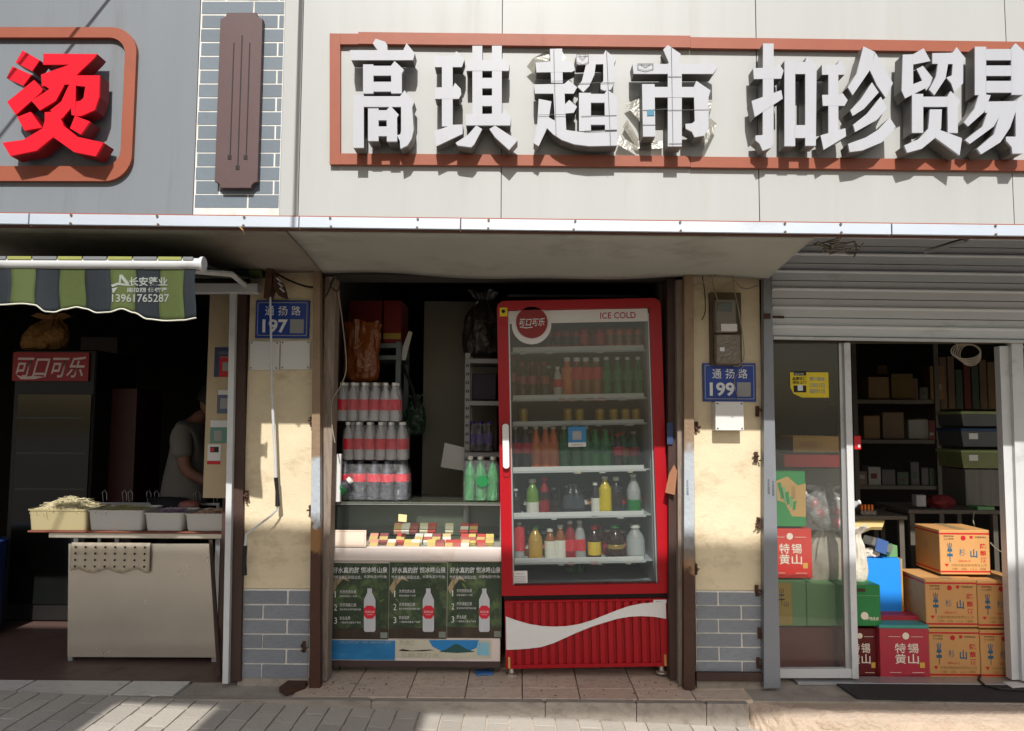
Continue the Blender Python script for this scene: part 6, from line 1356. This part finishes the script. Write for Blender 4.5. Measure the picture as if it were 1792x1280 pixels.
# cream wall strip with payment stickers (codes left blank)
X0,X1=at(361,690,.20).x,at(404,690,.20).x; Z0,Z1=at(380,872,.20).z,at(380,516,.20).z
ws=thing('cream_board','cream board carrying payment stickers beside the white pole','board',((X0+X1)/2,.2,Z0)); MB().box(X0,X1,.20,.23,Z0,Z1,.002).build('board',M('cream_paint',S(188,170,140),.75,0,.1,4,.1,30,S(140,116,86),.3,5),ws)
MB().box(X1-.03,X1-.002,.205,.225,0,Z0-.001).build('support',m_brownpost,ws)
def stick(px0,py0,px1,py1,mat,label,bits=()):
    a=rect(px0,py0,px1,py1,.197); t=thing('payment_sticker',label,'sticker',((a[0]+a[1])/2,.198,a[2])); MB().box(a[0],a[1],.197,.1992,a[2],a[3]).build('sheet',mat,t)
    w,h=a[1]-a[0],a[3]-a[2]
    for k,(u0,v0,u1,v1,mm_) in enumerate(bits): MB().box(a[0]+u0*w,a[0]+u1*w,.1955-.0004*k,.1965-.0004*k,a[2]+v0*h,a[2]+v1*h).build('print_patch',mm_,t)
    return t
t=stick(375,608,402,660,M('stk_navy',S(54,60,96),.5),'navy and red payment sticker, highest on the cream board',((.35,.0,1,.7,m_print_red),(.55,.2,.95,.5,m_print_grey)))
lettering_px(t,'扫码支付',382,615,402,621,.1945,m_print_grey); lettering_px(t,'微信收款',384,623,402,627,.1945,m_print_grey)
t=stick(380,683,402,724,M('stk_slate',S(84,96,120),.5),'slate blue payment sticker, second on the cream board',((.25,.2,.95,.65,m_print_grey),(.05,.8,.95,1.0,m_white_plate)))
t=stick(368,736,403,776,M('stk_teal',S(96,140,124),.5),'pale green payment sticker, third on the cream board',((0,.70,1,1,m_white_plate),(.2,.1,.6,.55,m_print_grey)))
t=stick(363,778,386,813,m_white_plate,'white and red card sticker, lowest on the cream board',((0,0,1,.18,m_print_red),(.2,.6,.85,.88,m_print_black),(.22,.64,.5,.84,m_print_red)))
# ------------------------------------------------------------------ person behind the food table
YPn=1.05
def pw(px,py,y=YPn): return at(px,py,y)
pe=thing('person','person in a light grey short-sleeved shirt leaning forward behind the food table','person',(pw(330,800).x,YPn,0))
def skin(name, pts, edges, radii, mat, parent, sub=2):
    base=root_loc(parent); me=bpy.data.meshes.new(name); me.from_pydata([tuple(Vector(p)-base) for p in pts],edges,[]); me.materials.append(mat)
    o=bpy.data.objects.new(name,me); COL.objects.link(o); o.parent=parent; BASE[o.name]=base
    md=o.modifiers.new('skin','SKIN'); 
    for k,v in enumerate(me.skin_vertices[0].data): v.radius=radii[k]; v.use_root=(k==0)
    sb_=o.modifiers.new('sub','SUBSURF'); sb_.levels=sub; sb_.render_levels=sub; md.use_smooth_shade=True; return o
hx=pw(322,860).x; hz=.90; cx2=pw(334,765).x; nx=pw(347,742).x
m_skin=M('skin',S(112,78,64),.6); m_shirt=M('shirt_grey',S(104,101,97),.85,0,.06,8,.25,25); m_trous=M('trousers_dark',S(40,40,46),.85); m_hair=M('hair_black',S(20,17,16),.7,0,.3,40,.3,80); m_shoe=M('shoes',S(30,28,28),.6)
y=YPn
body=[(hx,y,hz),(hx+.03,y,hz+.22),(cx2,y,1.33),(nx,y,1.44),(nx+.05,y,1.50),
      (hx-.01,y-.10,hz-.06),(hx-.02,y-.11,.48),(hx-.04,y-.11,.09),(hx+.10,y-.11,.05),
      (hx-.01,y+.10,hz-.06),(hx-.0,y+.11,.48),(hx-.02,y+.11,.09),(hx+.12,y+.11,.05),
      (cx2+.01,y-.19,1.36),(cx2+.08,y-.24,1.10),(cx2+.26,y-.20,1.00),(cx2+.34,y-.19,.985),
      (cx2+.01,y+.19,1.36),(cx2+.10,y+.24,1.10),(cx2+.28,y+.18,1.00),(cx2+.36,y+.17,.985)]
be=[(0,1),(1,2),(2,3),(3,4),(0,5),(5,6),(6,7),(7,8),(0,9),(9,10),(10,11),(11,12),(2,13),(13,14),(14,15),(15,16),(2,17),(17,18),(18,19),(19,20)]
br=[(.09,.10),(.085,.09),(.08,.09),(.055,.055),(.05,.05)]+[(.085,.085),(.06,.06),(.04,.04),(.04,.035)]*2+[(.06,.06),(.045,.045),(.033,.033),(.028,.028)]*2
bo=skin('body',body,be,br,m_skin,pe)
# head with face, facing down to the right
hc=Vector((nx+.10,y,1.575)); hm=MB()
def fh(u,v):
    th=u*2*math.pi; ph=lerp(-math.pi/2,math.pi/2,v); c=math.cos(ph)
    p=Vector((math.cos(th)*c*.092,math.sin(th)*c*.076,math.sin(ph)*.115))
    if p.x>.03: p.x+= .016*math.exp(-((p.y/.014)**2+((p.z+.012)/.022)**2)) - .006*math.exp(-(((abs(p.y)-.03)/.014)**2+((p.z-.012)/.012)**2)) + .005*math.exp(-((p.y/.024)**2+((p.z+.05)/.008)**2))
    if p.z<-.03: p.y*=.86; p.x+=.01
    return hc+Matrix.Rotation(R(28),3,'Y')@p
hm.grid(fh,32,24); bmesh.ops.remove_doubles(hm.bm,verts=hm.bm.verts,dist=.0005); hd_=hm.build('head',m_skin,pe,smooth=True)
for s in (-1,1):
    e=MB(); e.lathe([(.004,-.03),(.016,-.022),(.019,0),(.016,.022),(.004,.03)],n=10,sy=.5); bmesh.ops.translate(e.bm,verts=e.bm.verts,vec=hc+Vector((-.005,s*.076,0))); e.build('ear',m_skin,hd_,smooth=True)
def fhair(u,v):
    th=u*2*math.pi; ph=lerp(-.35,math.pi/2,v); c=math.cos(ph); k=1+.03*math.sin(th*11+v*20); p=Vector((math.cos(th)*c*.099*k-.010,math.sin(th)*c*.083*k,math.sin(ph)*.122*k+.004))
    if p.x>.04 and p.z<.06: p.x=.04+(p.x-.04)*.2; p.z=max(p.z,.05)
    return hc+Matrix.Rotation(R(28),3,'Y')@p
hh=MB().grid(fhair,32,14); bmesh.ops.remove_doubles(hh.bm,verts=hh.bm.verts,dist=.0005); hh.build('hair',m_hair,pe,smooth=True)
sp=[(hx-.005,y,hz-.12),(hx+.03,y,hz+.22),(cx2,y,1.32),(nx-.02,y,1.42),(cx2+.01,y-.19,1.355),(cx2+.06,y-.235,1.17),(cx2+.01,y+.19,1.355),(cx2+.07,y+.235,1.17)]
skin('shirt',sp,[(0,1),(1,2),(2,3),(2,4),(4,5),(2,6),(6,7)],[(.165,.18),(.15,.165),(.15,.185),(.075,.08),(.08,.08),(.075,.075),(.08,.08),(.075,.075)],m_shirt,pe)
tp_=[(hx,y,hz+.02),(hx-.01,y-.10,hz-.08),(hx-.02,y-.11,.48),(hx-.04,y-.11,.10),(hx-.01,y+.10,hz-.08),(hx-.0,y+.11,.48),(hx-.02,y+.11,.10)]
skin('trousers',tp_,[(0,1),(1,2),(2,3),(0,4),(4,5),(5,6)],[(.14,.155),(.1,.1),(.078,.078),(.062,.062),(.1,.1),(.078,.078),(.062,.062)],m_trous,pe)
for s in (-1,1): 
    q=Vector((hx-.04 if s<0 else hx-.02,y+s*.11,0)); MB().lathe([(.05,0),(.055,.02),(.045,.06),(.03,.085)],cx=q.x+.05,cy=q.y,z0=-.002,n=14,sx=2.2).build('shoe',m_shoe,pe,smooth=True)
    wr=Vector(body[16] if s<0 else body[20]); hn=[tuple(wr-Vector((.03,0,-.003)))]; ed=[]; rd=[(.026,.02)]; 
    hn.append(tuple(wr+Vector((.045,0,-.008)))); ed.append((0,1)); rd.append((.034,.014))
    for k in range(4):
        o0=wr+Vector((.06,(-.027+.018*k),-.010)); L_=(.055,.068,.064,.05)[k]; i0=len(hn); hn+= [tuple(o0),tuple(o0+Vector((L_*.5,0,-.010))),tuple(o0+Vector((L_*.85,0,-.035)))]; ed+=[(1,i0),(i0,i0+1),(i0+1,i0+2)]; rd+=[(.009,.009),(.0085,.0085),(.0075,.0075)]
    i0=len(hn); t0=wr+Vector((.0,s*-.03,-.012)); hn+=[tuple(t0),tuple(t0+Vector((.035,s*-.022,-.016))),tuple(t0+Vector((.06,s*-.02,-.03)))]; ed+=[(0,i0),(i0,i0+1),(i0+1,i0+2)]; rd+=[(.012,.012),(.010,.010),(.008,.008)]
    skin('hand',hn,ed,rd,m_skin,pe,1)

# crumbs of dirt swept against the door posts and along the entrance tiles
cr = MB(); rd_ = random.Random(77)
for k in range(150):
    if rd_.random() < .6: p = onz(rd_.choice((rd_.gauss(620,40),rd_.gauss(1150,45),rd_.gauss(560,20))), rd_.uniform(1186,1216), 0)
    else: p = onz(rd_.uniform(575,1195), rd_.uniform(1186,1220), 0)
    if p.x < XL-.02 or p.x > XR+.02 or p.y < -.1: continue
    s_ = rd_.uniform(.0015,.005); q_ = [(p.x+s_*math.cos(a_)*rd_.uniform(.5,1.6), p.y+s_*math.sin(a_)*rd_.uniform(.5,1.3)) for a_ in (0,1.4,2.7,4.1,5.2)]
    cr.hull([(x,y,.0012) for x,y in q_],[(lerp(p.x,x,.6),lerp(p.y,y,.6),.0012+rd_.uniform(.001,.004)) for x,y in q_])
o = cr.build('floor_dirt', M('crumb',S(70,54,44),.9,0,.3,40)); tag(o,'dark crumbs of dirt scattered on the entrance tiles','dirt',kind='stuff')
# ------------------------------------------------------------------ alike things: say which one, counted from the left
ORD = ('first','second','third','fourth','fifth','sixth','seventh','eighth','ninth','tenth','eleventh','twelfth','thirteenth','fourteenth','fifteenth','sixteenth')
from collections import defaultdict
same = defaultdict(list)
for o in bpy.data.objects:
    if o.parent is None and o.get('label'): same[o['label']].append(o)
for lab, os_ in same.items():
    if len(os_) > 1:
        for k, o in enumerate(sorted(os_, key=lambda q: q.location.x)): o['label'] = ORD[k] + ' from left: ' + lab
